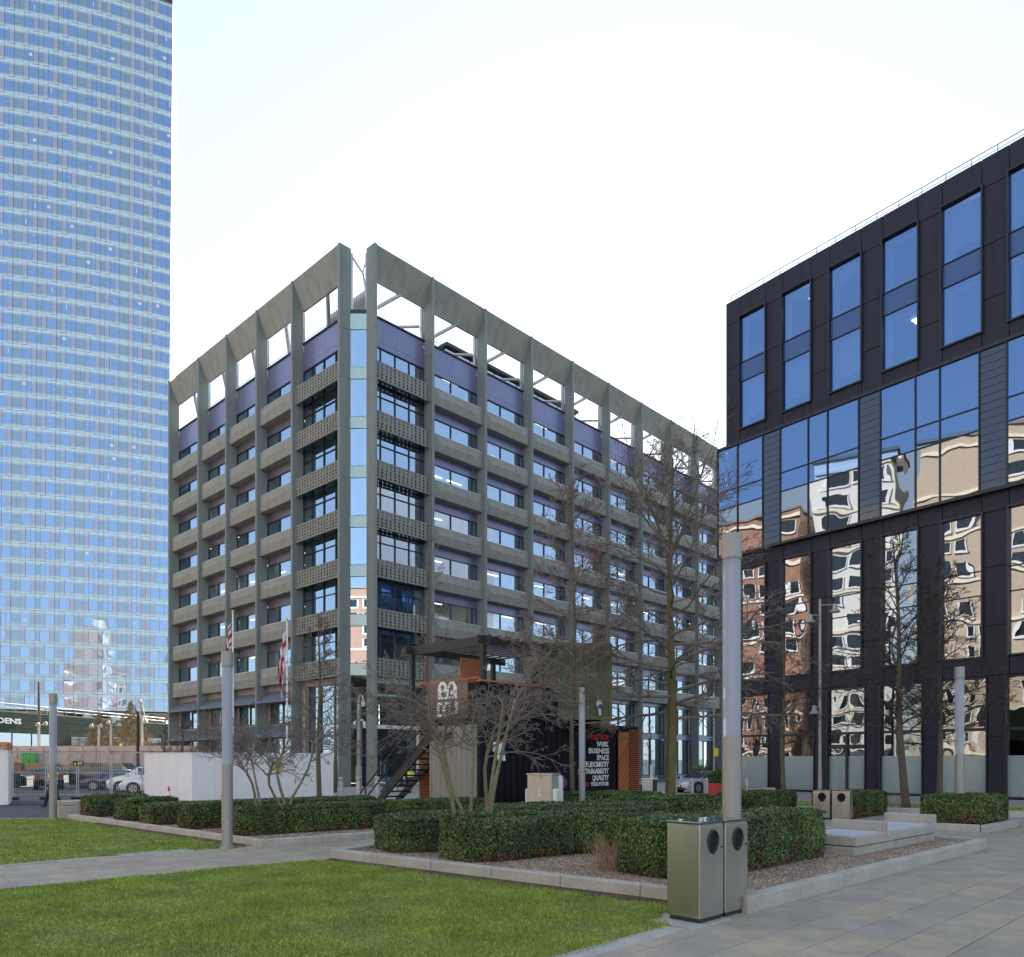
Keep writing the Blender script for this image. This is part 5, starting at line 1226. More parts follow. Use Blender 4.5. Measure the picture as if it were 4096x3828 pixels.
def flag(label, loc, h, fn, drop):
    t = thing('flagpole', label.replace('flag hanging from', 'pole carrying').replace('drooping', 'tall'), 'flagpole', loc, 0, 'white flagpoles behind the hoarding')
    MB().tube([(0, 0, 0), (0, 0, h)], [.075, .045], 10).build('pole', M['white_p'], t); MB().lathe([(.03, h), (.08, h+.05), (.08, h+.1), (.03, h+.16)], 10).build('finial', M['plate_y'], t)
    F = thing('flag', label, 'flag', (loc[0], loc[1], loc[2]+h-.35)); mb = MB(); nx, ny = 26, 40; w, hh = 2.2, 1.4
    for j in range(ny+1):
        for i in range(nx+1):
            u = i/nx; v = j/ny; fold = .13*math.sin(u*16+v*2)*u; x = -.06-(.55*u**.8)*(.5+.5*v)+.05*math.sin(u*21); z = -hh*(1-v)-drop*u-.25*u*(1-v)
            mb.v.append((x, fold+.12*math.sin(u*25), z))
    for j in range(ny):
        for i in range(nx): a = j*(nx+1)+i; mb.f.append((a, a+1, a+nx+2, a+nx+1)); mb.mi.append(fn((i+.5)/nx, (j+.5)/ny))
    mb.build('cloth', [M['fl_red'], M['fl_white'], M['fl_blue']], F)
flag('drooping red white and blue flag hanging from the left white pole', (-17.5, 48, 0), 11.3, uk, 2.9)
flag('drooping red and white flag hanging from the right white pole', (-14.1, 48, 0), 10.8, eng, 3.0)
SL_ = pole('street_light', 'tall grey street light with three bell shaped lamps before the dark building', 'street light', (17.7, 44, 0), [(0, 0, 0), (0, 0, 1.5), (0, 0, 11.3)], [.13, .1, .07], 'pole')
for dx, z in ((.85, 10.95), (-.55, 10.35), (-.33, 5.1)):
    MB().tube([(0, 0, z), (dx, 0, z+.05)], .035, 6).build('arm', M['pole'], SL_); MB().lathe([(.3, z-.4), (.26, z-.3), (.14, z-.18), (.13, z+.05), (.06, z+.1)], 14, dx, 0).build('lamp_head', M['pole'], SL_)
def flood(label, loc, h, heads, m='pole'):
    t = pole('floodlight_pole', label, 'floodlight', loc, [(0, 0, 0), (0, 0, h)], [.14, .11], m)
    for dx, dz in heads: MB().tube([(0, 0, h-.1), (dx, 0, h+dz)], .05, 6).lathe([(.22, h+dz-.15), (.2, h+dz+.1), (.08, h+dz+.25)], 10, dx, 0).build('lamp_head', M['pole'], t)
flood('short floodlight pole left of the far lamp column before the green podium', (-50.7, 82, 1.2), 4.6, ((-.1, 0), (.7, .1)))
flood('floodlight pole with two heads, left one of the pair above the pink hoarding', (-44.8, 83, 1.2), 4.6, ((-.8, -.1), (.2, -.1)))
flood('floodlight pole with bright heads, right one of the pair above the pink hoarding', (-44.0, 84, 1.2), 4.7, ((-.3, .2), (.3, .3), (.9, 0)))
flood('thin pole with swan neck lamp between the two conical trees', (-40.6, 84, 1.2), 7.2, ((-.2, 0), (.4, -2.2)))
flood('dark pole with camera cluster just left of the hoarding top', (-34.2, 70, .8), 5.6, ((-.3, .1), (.3, -.1)), 'steel_dark')
wp = pole('wooden_mast', 'rough brown mast rising beside the left floodlight pole', 'mast', (-51.0, 82.5, 1.2), [(0, 0, 0), (.05, 0, 5), (0, 0, 9.2)], [.16, .14, .1], 'bark')
yp = pole('yellow_marker', 'yellow marker post with white board before the conical tree', 'sign', (-46.6+2.3+1.9, 83, 1.2), [(0, 0, 0), (0, 0, 2.6)], .16, 'yellow'); MB().box(.3, 1.3, -.03, .03, 1.0, 2.0).build('board', M['white_p'], yp)
np_ = pole('notice_pole', 'slim pole with a yellow notice near the silver car', 'sign', (14.3, 54.2, 0), [(0, 0, 0), (0, 0, 5.6)], .07, 'pole'); MB().box(-.02, .28, -.1, -.08, 2.3, 2.9).build('notice', M['yellow'], np_); MB().lathe([(.12, 5.4), (.16, 5.5), (.1, 5.7)], 10).build('camera', M['pole'], np_)

# ------------------------------------------------------------------ hoardings and mesh fence
def hoarding(label, pts, h, m='hoard', z0=0, n_len=1.22, cat='hoarding'):
    t = thing('hoarding', label, cat, (0, 0, 0))
    for a, b in zip(pts[:-1], pts[1:]):
        a = Vector((*a, z0)); b = Vector((*b, z0)); L = (b-a).length; n = max(1, round(L/n_len)); d = (b-a)/L; q = math.atan2(d.y, d.x)
        me = MB().bev(.003, L/n-.003, 0, .04, -.05, h, .006).mesh('hoarding_panel', M[m])
        for i in range(n): link('hoarding_panel', me, t, a+d*(L/n*i), q)
        link('top_rail', MB().box(0, L, -.03, .07, h, h+.03).mesh('top_rail', M[m]), t, a, q)
    return t
hoarding('long white site hoarding with a corner behind the left hedges', [(-19.19, 39.95), (-16.29, 38.98), (-10.34, 44.36)], 2.42)
hoarding('white hoarding at the left edge beside the mesh gate', [(-31.5, 34.6), (-23.77, 36.14), (-25.6, 39.2)], 2.5)
ny = MB().box(0, .42, -.02, .0, 0, .62).build('notice', M['yellow']); ny.location = (-12.95, 41.7, 1.42); ny.rotation_euler = (0, 0, R(42)); tag(ny, 'yellow notice board on the white hoarding behind the multi-stemmed tree', 'sign')
for z in (.12, .2, .28, .42): MB().box(.06, .36, -.024, -.021, z, z+.03).build('text_line', M['black'], ny)
pk = hoarding('pale pink timber hoarding with raking props along the back of the car park', [(-56.5, 80), (-47.5, 79.0), (-36, 77.5), (-24, 76)], 2.5, 'pinkhoard', .95, 2.44)
for k in range(22):
    x = -55.5+1.45*k; y = 79.9-(x+56.5)*.123
    MB().box(x, x+.1, y-.22, y-.12, .6, 3.3).add([(x+d_, y-.2-e*1.3, .5+2.2*(1-e)) for d_ in (0, .1) for e in (0, .05, 1, 1.05)], [(0, 1, 3, 2), (4, 6, 7, 5), (0, 2, 6, 4), (1, 5, 7, 3)]).build('prop', M['pole'], pk)
for z in (1.5, 2.9): MB().tube([(-56, 79.75, z), (-26, 76.05, z)], .05, 4).build('waler', M['pole'], pk)
gb = MB().bev(-.75, .75, -.03, .03, 0, 1.9, .01).build('green_board', M['green']); gb.location = (-49.6, 78.6, .95); tag(gb, 'bright green square board leaning on the pink hoarding', 'board')
for x, y, lb in ((-47.8, 77.9, 'stack of raw timber sleepers under the green board'), (-51.5, 78, 'low pile of timber sleepers at the left of the pink hoarding')):
    t = thing('timber_stack', lb, 'timber', (x, y, .9), R(-6))
    for k in range(4):
        for j in range(2): MB().bev(-1.6, 1.6, -.3+.32*j, -.0+.32*j, .2*k, .2*k+.19, .02).build('sleeper', M['timber'], t)
def heras(label, a, b, n=1):
    a = Vector((*a, 0)); b = Vector((*b, 0)); L = (b-a).length; d = (b-a)/L; t = thing('fence_panel', label, 'fence', a, math.atan2(d.y, d.x), 'temporary mesh fence panels')
    h = 2.45; MB().tube([(.05, 0, .12), (.05, 0, h-.1), (.15, 0, h), (L-.15, 0, h), (L-.05, 0, h-.1), (L-.05, 0, .12)], .03, 6).tube([(.05, 0, .25), (L-.05, 0, .25)], .025, 6).tube([(.05, 0, 1.4), (L-.05, 0, 1.4)], .02, 5).build('frame', M['galv'], t)
    w = MB(); k = int(L/.11)
    for i in range(k): x = .06+(L-.12)*i/k; w.box(x-.004, x+.004, -.003, .003, .25, h)
    for z in np.arange(.45, h, .3): w.box(.05, L-.05, -.004, .004, z-.003, z+.003)
    w.build('wire_mesh', M['galv'], t, kind='stuff')
    for x in (.05, L-.05): MB().bev(x-.25, x+.25, -.12, .12, 0, .13, .02).build('foot', M['rubber'], t)
FP = [(-25.84, 39.58), (-24.25, 39.9), (-22.75, 40.1), (-21.05, 40.2), (-19.3, 40.1)]
for k, lb in enumerate(('mesh fence panel beside the left hoarding', 'mesh fence panel behind the far lamp column', 'mesh fence panel in front of the dark van', 'mesh fence panel joining the long white hoarding')): heras(lb, FP[k], FP[k+1])

# ------------------------------------------------------------------ vehicles
def car(label, loc, head, paint, kind='hatch', L=4.3, Wd=1.8, H=1.45, cat='car', plate=None):
    """head: heading angle; x forward, y left"""
    t = thing('parked_'+('van' if kind == 'van' else 'car'), label, cat, loc, head, 'parked vehicles'); hw = Wd/2
    if kind == 'saloon': st = [(-L/2, .55, .78, .86, 0), (-L/2+.12, .3, .9, .95, 0), (-L*.30, .24, .95, 1, .25), (-L*.12, .22, .97, 1, 1), (L*.06, .22, .97, 1, .98), (L*.24, .22, .93, 1, .05), (L*.40, .24, .82, .97, 0), (L/2-.1, .28, .68, .88, 0), (L/2, .38, .58, .72, 0)]
    elif kind == 'van': st = [(-L/2, .4, 1.1, .97, .95), (-L/2+.08, .25, 1.12, 1, 1), (-L*.2, .24, 1.15, 1, 1), (L*.1, .24, 1.15, 1, 1), (L*.22, .24, 1.12, 1, .93), (L*.36, .24, 1.02, .99, .12), (L*.44, .26, .9, .95, 0), (L/2-.08, .3, .75, .9, 0), (L/2, .4, .6, .75, 0)]
    else: st = [(-L/2, .5, .85, .88, .1), (-L/2+.1, .28, .95, .96, .75), (-L*.33, .23, .98, 1, .97), (-L*.1, .22, .98, 1, 1), (L*.08, .22, .97, 1, .97), (L*.26, .22, .94, 1, .08), (L*.40, .24, .84, .97, 0), (L/2-.1, .28, .70, .88, 0), (L/2, .38, .6, .72, 0)]
    k = H/1.45; secs = []
    for x, zl, zb, w, rf in st:
        zl *= .95; zb *= (k if kind != 'van' else 1); y = hw*w; zr = zb+(H-zb)*rf; yr = y*(.78 if kind != 'van' else .9)
        if rf < .02: zr = zb+.035; yr = y*.8
        secs.append([(x, -y*.94, zl), (x, -y, zl+(zb-zl)*.45), (x, -y*.985, zb-.06), (x, -y*.95, zb), (x, -yr, zr-.03), (x, -yr*.8, zr), (x, 0, zr+.012), (x, yr*.8, zr), (x, yr, zr-.03), (x, y*.95, zb), (x, y*.985, zb-.06), (x, y, zl+(zb-zl)*.45), (x, y*.94, zl)])
    mb = MB(); n = 13
    for s in secs: mb.v += s
    for i in range(len(secs)-1):
        for j in range(n-1): mb.f.append((i*n+j, (i+1)*n+j, (i+1)*n+j+1, i*n+j+1))
        mb.f.append((i*n, i*n+n-1, (i+1)*n+n-1, (i+1)*n))
    mb.f.append(tuple(range(n))); mb.f.append(tuple((len(secs)-1)*n+j for j in range(n-1, -1, -1)))
    body = mb.build('body', M['car_'+paint], t, smooth=True)
    try: body.data.set_sharp_from_angle(angle=R(38))
    except Exception: pass
    # glass set just proud of the body skin
    def face_pt(i, j, f, e):
        a = Vector(secs[i][j]); return a
    gl = MB()
    def patch(i, i2, j, j2, m=.1, o=.012):
        A, B, C, D = [Vector(secs[p][q]) for p, q in ((i, j), (i2, j), (i2, j2), (i, j2))]; c = (A+B+C+D)/4; nn = (B-A).cross(D-A)
        if nn.length < 1e-6: nn = (C-B).cross(A-B)
        nn.normalize(); 
        if nn.dot(c-Vector((c.x*.6, 0, .7))) < 0: nn = -nn
        gl.quad(*[tuple(p+(c-p)*m+nn*o) for p in (A, B, C, D)])
    r0, r1 = (2, 5)
    side = [(2, 3), (3, 4), (4, 5)] if kind != 'van' else [(4, 5)]
    for i, i2 in side:
        patch(i, i2, 3, 4, .12); patch(i, i2, 9, 8, .12)
    patch(4, 5, 4, 8, .08, .055)          # windscreen
    if kind != 'van': patch(1 if kind != 'saloon' else 2, 2 if kind != 'saloon' else 3, 4, 8, .1, .055)
    gl.build('window', M['carglass'], t)
    wb = L*.305; wr = .33 if kind != 'van' else .34
    for sx in (-1, 1):
        for sy in (-1, 1):
            y0 = sy*(hw-.19); y1 = sy*(hw+.012)
            arch = MB().tube([(sx*wb, sy*(hw-.3), wr+.02), (sx*wb, sy*(hw+.006), wr+.02)], wr+.07, 20); arch.build('wheel_arch', M['rubber'], t)
            w = MB().tube([(sx*wb, y0, wr), (sx*wb, y1-sy*.02, wr), (sx*wb, y1+sy*.01, wr)], [wr, wr, wr-.03], 20).build('wheel', M['tyre'], t)
            sp = MB()
            for q in range(5):
                a = q*1.2566; c, s = math.cos(a), math.sin(a); sp.add([(sx*wb+c*r_-s*h_, y1+sy*.016, wr+s*r_+c*h_) for r_, h_ in ((.05, -.05), (wr*.66, -.035), (wr*.66, .035), (.05, .05))], [(0, 1, 2, 3)])
            for q in range(20): a, b = q*.31416, (q+1)*.31416; sp.add([(sx*wb+math.cos(g_)*r_, y1+sy*.015, wr+math.sin(g_)*r_) for g_, r_ in ((a, wr*.62), (a, wr*.72), (b, wr*.72), (b, wr*.62))], [(0, 1, 2, 3)])
            sp.build('rim', M['rim'], w)
    fz = secs[-1][3][2]
    for sy in (-1, 1):
        yy = sy*hw
        MB().add([(L/2-.02, yy*.45, .60*k), (L/2-.14, yy*.80, .62*k), (L/2-.2, yy*.88, .72*k), (L/2-.03-.06, yy*.48, .69*k)], [(0, 1, 2, 3)]).xf(Matrix.Translation((.045, 0, 0))).build('headlight', M['lampglass'], t)
        MB().box(-L/2-.02, -L/2+.1, min(yy*.62, yy*.9), max(yy*.62, yy*.9), .72*k, .92*k if kind != 'van' else 1.2).build('tail_light', M['taillight'], t)
        MB().bev(L*.2-.05, L*.2+.1, min(yy*1.0, yy*1.18), max(yy*1.0, yy*1.18), .95*k, 1.1*k, .03).build('mirror', M['car_'+paint], t)
    MB().box(L/2-.03, L/2+.015, -hw*.4, hw*.4, .34, .56*k).build('grille', M['rubber'], t)
    MB().box(L/2-.1, L/2+.02, -hw*.75, hw*.75, .22, .3).build('bumper_lip', M['rubber'], t)
    MB().box(-L/2-.03, -L/2, -.26, .26, .62, .74).build('number_plate', M['plate_y'], t); MB().box(L/2+.016, L/2+.025, -.26, .26, .40, .5).build('number_plate', M['white_p'], t)
    return t
car('black hatchback facing away behind the mesh fence, left of the car park', (-33.9, 56.0, -.05), R(122), 'blk', 'hatch', 4.3, 1.85, 1.58)
car('white car half hidden between the black hatchback and the dark van', (-33.4, 62.0, .0), R(-75), 'white', 'hatch', 4.1, 1.75, 1.5)
car('dark grey panel van with a yellow and black notice on its side', (-30.4, 58.0, -.05), R(6), 'van', 'van', 5.2, 1.95, 1.93, 'van')
car('dark blue saloon facing left in front of the panel van', (-27.5, 53.6, -.05), R(195), 'blue', 'saloon', 4.7, 1.83, 1.43)
car('tall white car facing left between the blue saloon and the nearest white hatchback', (-24.5, 51.1, -.05), R(197), 'white', 'hatch', 4.4, 1.84, 1.66)
car('white hatchback nearest the mesh fence, partly behind the hoarding', (-22.6, 48.9, -.05), R(197), 'white', 'hatch', 4.28, 1.82, 1.44)
car('silver coupe parked before the office glazing at right', (12.35, 49.3, -.02), R(212), 'silver', 'saloon', 4.7, 1.85, 1.36)
vn = thing('van_notice', 'yellow and black notice sign hanging on the mesh fence before the dark van', 'sign', (-24.62+1.75, 39.92, 1.78), R(5))
MB().box(0, .52, -.05, -.03, 0, .24).build('board', M['black'], vn); MB().add([(.03, -.055, .03), (.19, -.055, .03), (.11, -.055, .21)], [(0, 1, 2)]).build('triangle', M['yellow'], vn)
for z in (.04, .1, .16): MB().box(.23, .48, -.056, -.052, z, z+.03).build('text_line', M['white_sign'] if z > .05 else M['yellow'], vn)
EX = thing('excavator', 'orange excavator cab and black boom showing above the left hoarding', 'excavator', (-39.2, 58.5, 0), R(20))
MB().bev(-1.2, 1.2, -1.1, 1.1, 1.1, 2.0, .1).build('body', M['orange'], EX); MB().bev(-.3, .9, -1.05, .0, 2.0, 3.4, .12).build('cab', M['orange'], EX); MB().box(-.2, .8, -1.07, -1.05, 2.2, 3.2).box(.905, .92, -.95, -.1, 2.2, 3.2).build('cab_window', M['carglass'], EX)
MB().tube([(-.2, .4, 2.0), (-2.0, .5, 4.3), (-4.0, .5, 4.9)], [.25, .22, .18], 6).build('boom', M['black'], EX)
for y in (-.95, .95): MB().bev(-1.6, 1.6, y-.3, y+.3, 0, .8, .15).build('track', M['rubber'], EX)
MB().box(-1.2, 1.2, -1, 1, .8, 1.1).build('turntable', M['rubber'], EX)

# ------------------------------------------------------------------ people
def skin_mesh(name, verts, edges, radii, root, m, parent, sub=1):
    me = bpy.data.meshes.new(name); me.from_pydata(verts, edges, []); o = bpy.data.objects.new(name, me); COL.objects.link(o)
    md = o.modifiers.new('skin', 'SKIN'); md.use_smooth_shade = True
    for i, v in enumerate(me.skin_vertices[0].data):
        r = radii[i]; v.radius = r if isinstance(r, tuple) else (r, r); v.use_root = (i == root); v.use_loose = False
    o.modifiers.new('sub', 'SUBSURF').levels = sub; o.modifiers['sub'].render_levels = sub
    dg = bpy.context.evaluated_depsgraph_get(); bpy.context.view_layer.update(); dg = bpy.context.evaluated_depsgraph_get()
    me2 = bpy.data.meshes.new_from_object(o.evaluated_get(dg)); bpy.data.objects.remove(o); me2.materials.clear(); me2.materials.append(m)
    return link(name, me2, parent)
def person(label, loc, rz, stride, vest=True, arms=.3):
    """x = facing direction, height 1.75"""
    t = thing('person', label, 'person', loc, rz); s = stride
    J = dict(pel=(0, 0, .95), che=(.02, 0, 1.3), nec=(.03, 0, 1.48), hed=(.05, 0, 1.62), top=(.05, 0, 1.74),
             hl=(0, .09, .9), kl=(.5*s+.05, .1, .5), al=(s, .1, .09), tl=(s+.17, .1, .04), hr=(0, -.09, .9), kr=(-.35*s+.05, -.1, .5), ar=(-s, -.1, .12), tr=(-s+.14, -.1, .04),
             sl=(.02, .19, 1.42), el=(-arms*.6, .25, 1.14), wl=(-arms*.5, .25, .9), fl=(-arms*.45, .25, .80), sr=(.02, -.19, 1.42), er=(arms*.5, -.25, 1.14), wr=(arms*1.1, -.23, .95), fr=(arms*1.25, -.23, .87))
    rad = dict(pel=(.15, .12), che=(.16, .12), nec=.06, hed=(.082, .1), top=.055, hl=.1, kl=.062, al=.043, tl=.035, hr=.1, kr=.062, ar=.043, tr=.035, sl=.06, el=.045, wl=.032, fl=.03, sr=.06, er=.045, wr=.032, fr=.03)
    ks = list(J); E = [('pel', 'che'), ('che', 'nec'), ('nec', 'hed'), ('hed', 'top'), ('pel', 'hl'), ('hl', 'kl'), ('kl', 'al'), ('al', 'tl'), ('pel', 'hr'), ('hr', 'kr'), ('kr', 'ar'), ('ar', 'tr'), ('che', 'sl'), ('sl', 'el'), ('el', 'wl'), ('wl', 'fl'), ('che', 'sr'), ('sr', 'er'), ('er', 'wr'), ('wr', 'fr')]
    b = skin_mesh('body', [J[k] for k in ks], [(ks.index(a), ks.index(c)) for a, c in E], [rad[k] for k in ks], 0, M['skin'], t, 2)
    def wear(name, keys, ed, grow, m):
        kk = [k for k in keys]; return skin_mesh(name, [J[k] for k in kk], [(kk.index(a), kk.index(c)) for a, c in ed], [tuple(x+grow for x in rad[k]) if isinstance(rad[k], tuple) else rad[k]+grow for k in kk], 0, m, t, 2)
    wear('trousers', ['pel', 'hl', 'kl', 'al', 'hr', 'kr', 'ar'], [('pel', 'hl'), ('hl', 'kl'), ('kl', 'al'), ('pel', 'hr'), ('hr', 'kr'), ('kr', 'ar')], .022, M['trouser'])
    wear('jacket', ['che', 'pel', 'sl', 'el', 'wl', 'sr', 'er', 'wr'], [('che', 'pel'), ('che', 'sl'), ('sl', 'el'), ('el', 'wl'), ('che', 'sr'), ('sr', 'er'), ('er', 'wr')], .026, M['hivis'])
    MB().lathe([(.162, 1.02), (.167, 1.06)], 16).xf(Matrix.Diagonal((.95, 1.15, 1, 1))).build('reflective_band', M['white_p'], t)
    for k in ('al', 'ar'): q = J[k]; MB().bev(q[0]-.07, q[0]+.2, q[1]-.05, q[1]+.05, q[2]-.09, q[2]+.05, .03).build('shoe', M['rubber'], t)
    hd = J['hed']; hr = MB()
    import itertools
    for i in range(9):
        th_ = math.pi*.5*i/8
        for k in range(16): a = k*.3927; hr.v.append((hd[0]-.012+.1*math.cos(a)*math.cos(th_)*1.0, .086*math.sin(a)*math.cos(th_), hd[2]+.03+.115*math.sin(th_)))
    for i in range(8):
        for k in range(16): hr.f.append((i*16+k, i*16+(k+1) % 16, (i+1)*16+(k+1) % 16, (i+1)*16+k))
    hr.build('hair', M['hair'], t, smooth=True)
    for sy in (-1, 1): MB().lathe([(.004, -.012), (.012, 0), (.004, .012)], 8, hd[0]+.088, sy*.034).xf(Matrix.Translation((0, 0, hd[2]+.015))).build('eye', M['black'], t)
    MB().add([(hd[0]+.09, -.015, hd[2]-.03), (hd[0]+.09, .015, hd[2]-.03), (hd[0]+.12, 0, hd[2]-.025), (hd[0]+.095, 0, hd[2]+.02)], [(0, 1, 2), (0, 2, 3), (1, 3, 2), (0, 3, 1)]).build('nose', M['skin'], t)
    return t
person('worker in a yellow hi-vis jacket striding past behind the far lamp column', (-20.12, 33.6, 0), R(165), .36)
person('worker in a yellow hi-vis jacket seen between the treads of the black stair', (-6.35, 47.2, 0), R(70), .1)

# ------------------------------------------------------------------ bare winter trees
def branch_path(p, d, L, n, wob, lift):
    pts = [p.copy()]; d = d.normalized()
    for i in range(n):
        d = (d+Vector((random.gauss(0, wob), random.gauss(0, wob), random.gauss(0, wob)+lift))).normalized(); p = p+d*(L/n); pts.append(p.copy())
    return pts
def grow(mb, p, d, L, r, lev, maxlev, P):
    n = max(2, 5-lev); pts = branch_path(p, d, L, n, P['wob'], P['lift'] if lev > 0 else 0)
    rad = [max(r*(1-.72*i/n), P['rmin']) for i in range(n+1)]
    mb.tube(pts, rad, 6 if lev == 0 else 4 if lev == 1 else 3, cap=False)
    if lev >= maxlev: return
    k = P['kids'][min(lev, len(P['kids'])-1)]
    for c in range(k):
        t = .25+.72*(c+random.random()*.8)/k; i = min(int(t*n), n-1); q = pts[i].lerp(pts[i+1], t*n-i); dd = (pts[i+1]-pts[i]).normalized()
        ax = dd.orthogonal().normalized(); ax.rotate(Matrix.Rotation(random.random()*6.283, 3, dd)); flat = P.get('flat', 0)
        ax.z *= (1-flat); nd = (dd*math.cos(P['ang'])+ax*math.sin(P['ang'])).normalized()
        grow(mb, q, nd, L*(1-.45*t)*P['ratio']*random.uniform(.7, 1.15), max(rad[i]*.55, P['rmin']), lev+1, maxlev, P)
def tree(label, base, H, r, clear, spread, bark, twig, n_limb=26, lean=(0, 0), kids=(6, 4, 3), maxlev=3, fork=None, up=.15, rmin=.007, conical=False, kind='tree', seed=1, leaders=1):
    random.seed(seed); t = thing('bare_tree', label, 'tree', base, 0, 'bare winter trees')
    tk = MB(); zs = np.linspace(0, 1, 12); pts = [Vector((lean[0]*z*H+.04*H/10*math.sin(z*9+seed), lean[1]*z*H+.04*H/10*math.cos(z*7+seed*2), H*.93*z-.05)) for z in zs]
    rad = [r*(1.22 if i == 0 else 1.0)*(1-.9*z**1.15)+.008 for i, z in enumerate(zs)]; tk.tube(pts, rad, 10)
    cr = MB(); P = dict(wob=.11, lift=.02, kids=kids, ang=R(44), ratio=.5, rmin=rmin, flat=.3)
    def at(z):
        f = z*11; i = min(int(f), 10); return pts[i].lerp(pts[i+1], f-i), rad[i]
    limbs = MB()
    if fork:
        f0, ra = at(fork)
        for sx in (-1, 1): d = Vector((sx*.45, random.uniform(-.2, .2), 1)); q = branch_path(f0, d, H*(1-fork)*1.0, 5, .06, .1); limbs.tube(q, [ra*.75*(1-.16*i) for i in range(6)], 6); [grow(cr, q[i], Vector((random.uniform(-1, 1), random.uniform(-1, 1), .5)), spread*.5, ra*.25, 1, maxlev, P) for i in (1, 2, 3, 4) for _ in range(3)]
    for k in range(n_limb):
        z = clear+(1-clear)*(k+random.random()*.7)/n_limb*.97; q, rr = at(min(z, .99)); a = k*2.4+random.random()*.7; u = (z-clear)/(1-clear)
        if conical: L = spread*(1.05-u)*random.uniform(.85, 1.15); el = R(38)+R(24)*u
        else: L = spread*(1-.72*u**1.4)*random.uniform(.7, 1.15)*(.8+.2*min(1, u*5)); el = up+(1.05-up)*u**1.3
        d = Vector((math.cos(a)*math.cos(el), math.sin(a)*math.cos(el), math.sin(el)))
        grow(cr, q, d, max(L, .25), max(min(rr*.42, spread*.013), rmin*1.3), 0, maxlev, P)
    tk.build('trunk', M[bark], t, smooth=True)
    if fork: limbs.build('limb', M[bark], t, smooth=True)
    cr.build('crown', M[twig], t, kind='stuff'); return t
def multistem(label, base, stems, zfork, ztop, spread, bark, twig, seed, lean=0):
    random.seed(seed); t = thing('bare_tree', label, 'tree', base, 0, 'bare winter trees'); tw = MB(); P = dict(wob=.17, lift=.01, kids=(6, 5, 3), ang=R(46), ratio=.5, rmin=.0045, flat=.3)
    for k in range(stems):
        a = k*6.283/stems+random.uniform(-.3, .3); r0 = .14+.2*random.random(); p = Vector((math.cos(a)*r0*1.3+.02, math.sin(a)*r0, -.1)); end = Vector((math.cos(a)*spread*.42+lean, math.sin(a)*spread*.42, zfork*random.uniform(.85, 1.15)))
        pts = []; w1, w2 = random.uniform(-.2, .2), random.uniform(-.2, .2)
        for i in range(8):
            f = i/7; q = p.lerp(end, f); e = f**1.7; q.x = p.x+(end.x-p.x)*e+w1*math.sin(f*6); q.y = p.y+(end.y-p.y)*e+w2*math.sin(f*5); pts.append(q)
        rr = random.uniform(.034, .05); MB().tube(pts, [rr*(1.15-.55*i/7) for i in range(8)], 8).build('trunk', M[bark], t, smooth=True)
        for j in range(9):
            f = .8+.2*j/8; i = min(int(f*7), 6); q = pts[i].lerp(pts[i+1], f*7-i); aa = a+random.uniform(-1.6, 1.6); el = random.uniform(.25, .85); L = spread*random.uniform(.55, 1.0)
            grow(tw, q, Vector((math.cos(aa)*math.cos(el), math.sin(aa)*math.cos(el), math.sin(el))), L*.8, rr*.4, 0, 3, P)
    tw.build('crown', M[twig], t, kind='stuff'); return t
multistem('low spreading multi-stemmed tree rising from the middle near hedge', (-.85, 15.8, .15), 7, 2.85, 4.7, 2.2, 'bark_pale', 'twig', 11)
multistem('multi-stemmed tree beside the lamp column in front of the white hoarding', (-6.4, 20.6, .1), 5, 2.2, 4.2, 2.3, 'bark_pale', 'twig', 23)
tree('big mossy tree between the black container and the glass lamp column', (5.55, 26.7, .0), 13.6, .185, .28, 5.0, 'bark_moss', 'twig', 46, (0, 0), (9, 6, 4), 3, fork=.72, up=.03, rmin=.0062, seed=5)
tree('reddish tree in front of the olive green container', (2.05, 25.7, .0), 12.4, .085, .28, 3.0, 'bark', 'twig_red', 40, (.0, 0), (8, 6, 3), 3, up=.35, seed=9)
tree('slim mossy tree in the left planter before the white hoarding', (-6.4, 25.4, .0), 7.3, .085, .36, 1.7, 'bark_moss', 'twig', 30, (0, 0), (8, 5, 3), 3, up=.15, rmin=.006, seed=14)
tree('small mossy tree behind the white hoarding near the building corner', (-11.2, 48.5, 0), 8.2, .13, .3, 2.2, 'bark_moss', 'twig', 20, (0, 0), (5, 3, 3), 3, up=.3, rmin=.009, seed=17)
tree('thin upright tree rising behind the container pergola', (-3.95, 36, 0), 13.4, .1, .38, 2.0, 'bark', 'twig_red', 24, (0, 0), (5, 3, 3), 3, up=.7, rmin=.008, seed=19)
tree('slim tree behind the sunnier hedge at the dark building corner', (14.7, 41.5, 0), 10.5, .12, .3, 3.0, 'bark_moss', 'twig_dark', 32, (0, 0), (8, 6, 3), 3, up=.1, rmin=.008, seed=21)
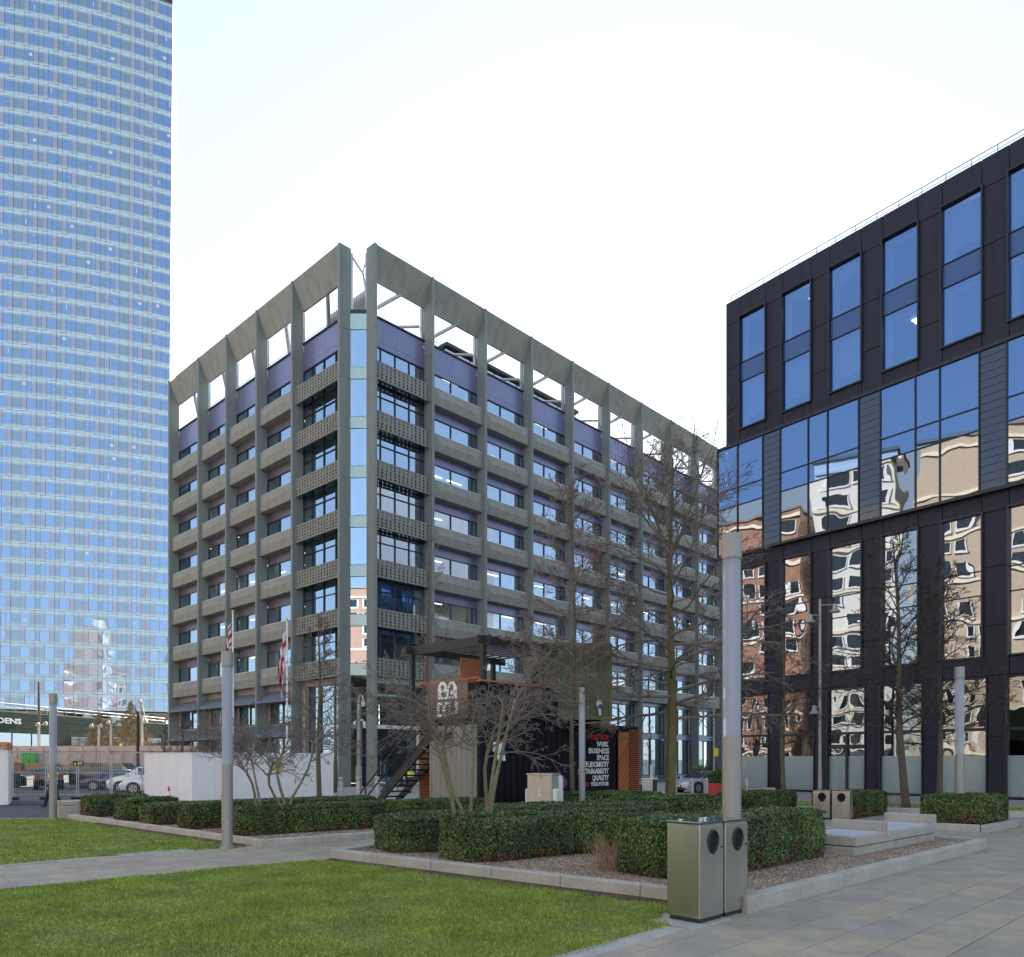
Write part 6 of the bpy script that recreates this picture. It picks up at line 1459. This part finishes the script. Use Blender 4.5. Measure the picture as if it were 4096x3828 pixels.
tree('leaning dark tree on the lawn strip before the dark building', (16.9, 33.0, .05), 12.4, .16, .26, 3.4, 'bark', 'twig_dark', 38, (-.035, 0), (8, 6, 3), 3, up=.3, rmin=.008, seed=27)
tree('dark upright tree right of the leaning one on the lawn strip', (18.55, 33.2, .05), 11.0, .12, .3, 3.0, 'bark', 'twig_dark', 34, (.0, 0), (8, 6, 3), 3, up=.3, rmin=.008, seed=31)
tree('left conical tree in sunlit gold colour beyond the pink hoarding', (-46.6, 86.5, 1.2), 6.8, .13, .1, 2.6, 'twig_gold', 'twig_gold', 60, (0, 0), (9, 5), 2, conical=True, rmin=.019, seed=33)
tree('right conical tree in sunlit gold colour beyond the pink hoarding', (-43.0, 86.5, 1.2), 8.2, .14, .1, 2.9, 'twig_gold', 'twig_gold', 64, (0, 0), (9, 5), 2, conical=True, rmin=.019, seed=35)
tree('thin bare tree left of two before the office awnings', (-27.4, 60.5, 0), 5.6, .09, .2, 1.5, 'bark', 'twig_dark', 20, (0, 0), (5, 3), 2, conical=True, rmin=.011, seed=37)
tree('thin bare tree right of two before the office awnings', (-25.9, 60.2, 0), 6.2, .09, .2, 1.5, 'bark', 'twig_dark', 20, (0, 0), (5, 3), 2, conical=True, rmin=.011, seed=39)
tree('young thin tree by the silver car and office glazing', (9.4, 52, 0), 5.2, .05, .25, 1.2, 'bark', 'twig_dark', 14, (0, 0), (4, 3), 2, up=.6, rmin=.009, seed=41)
# dry ornamental grasses
def dry(label, c, n, h, s, seed):
    random.seed(seed); t = MB()
    for k in range(n):
        a = random.random()*6.283; l = h*random.uniform(.5, 1.1); b = Vector((c[0]+random.gauss(0, s), c[1]+random.gauss(0, s), .13)); d = Vector((math.cos(a)*.45, math.sin(a)*.45, 1)); t.tube(branch_path(b, d, l, 3, .12, -.03), [.006, .005, .004, .002], 3, False)
    o = t.build('dry_grass', M['drygrass']); tag(o, label, 'plant')
dry('tuft of dry tan stems between two near planter hedges', (1.75, 13.45), 150, .75, .16, 3); dry('dry tan grass tuft on the lawn strip near the square hedge', (15.1, 31.0), 110, .8, .35, 4)
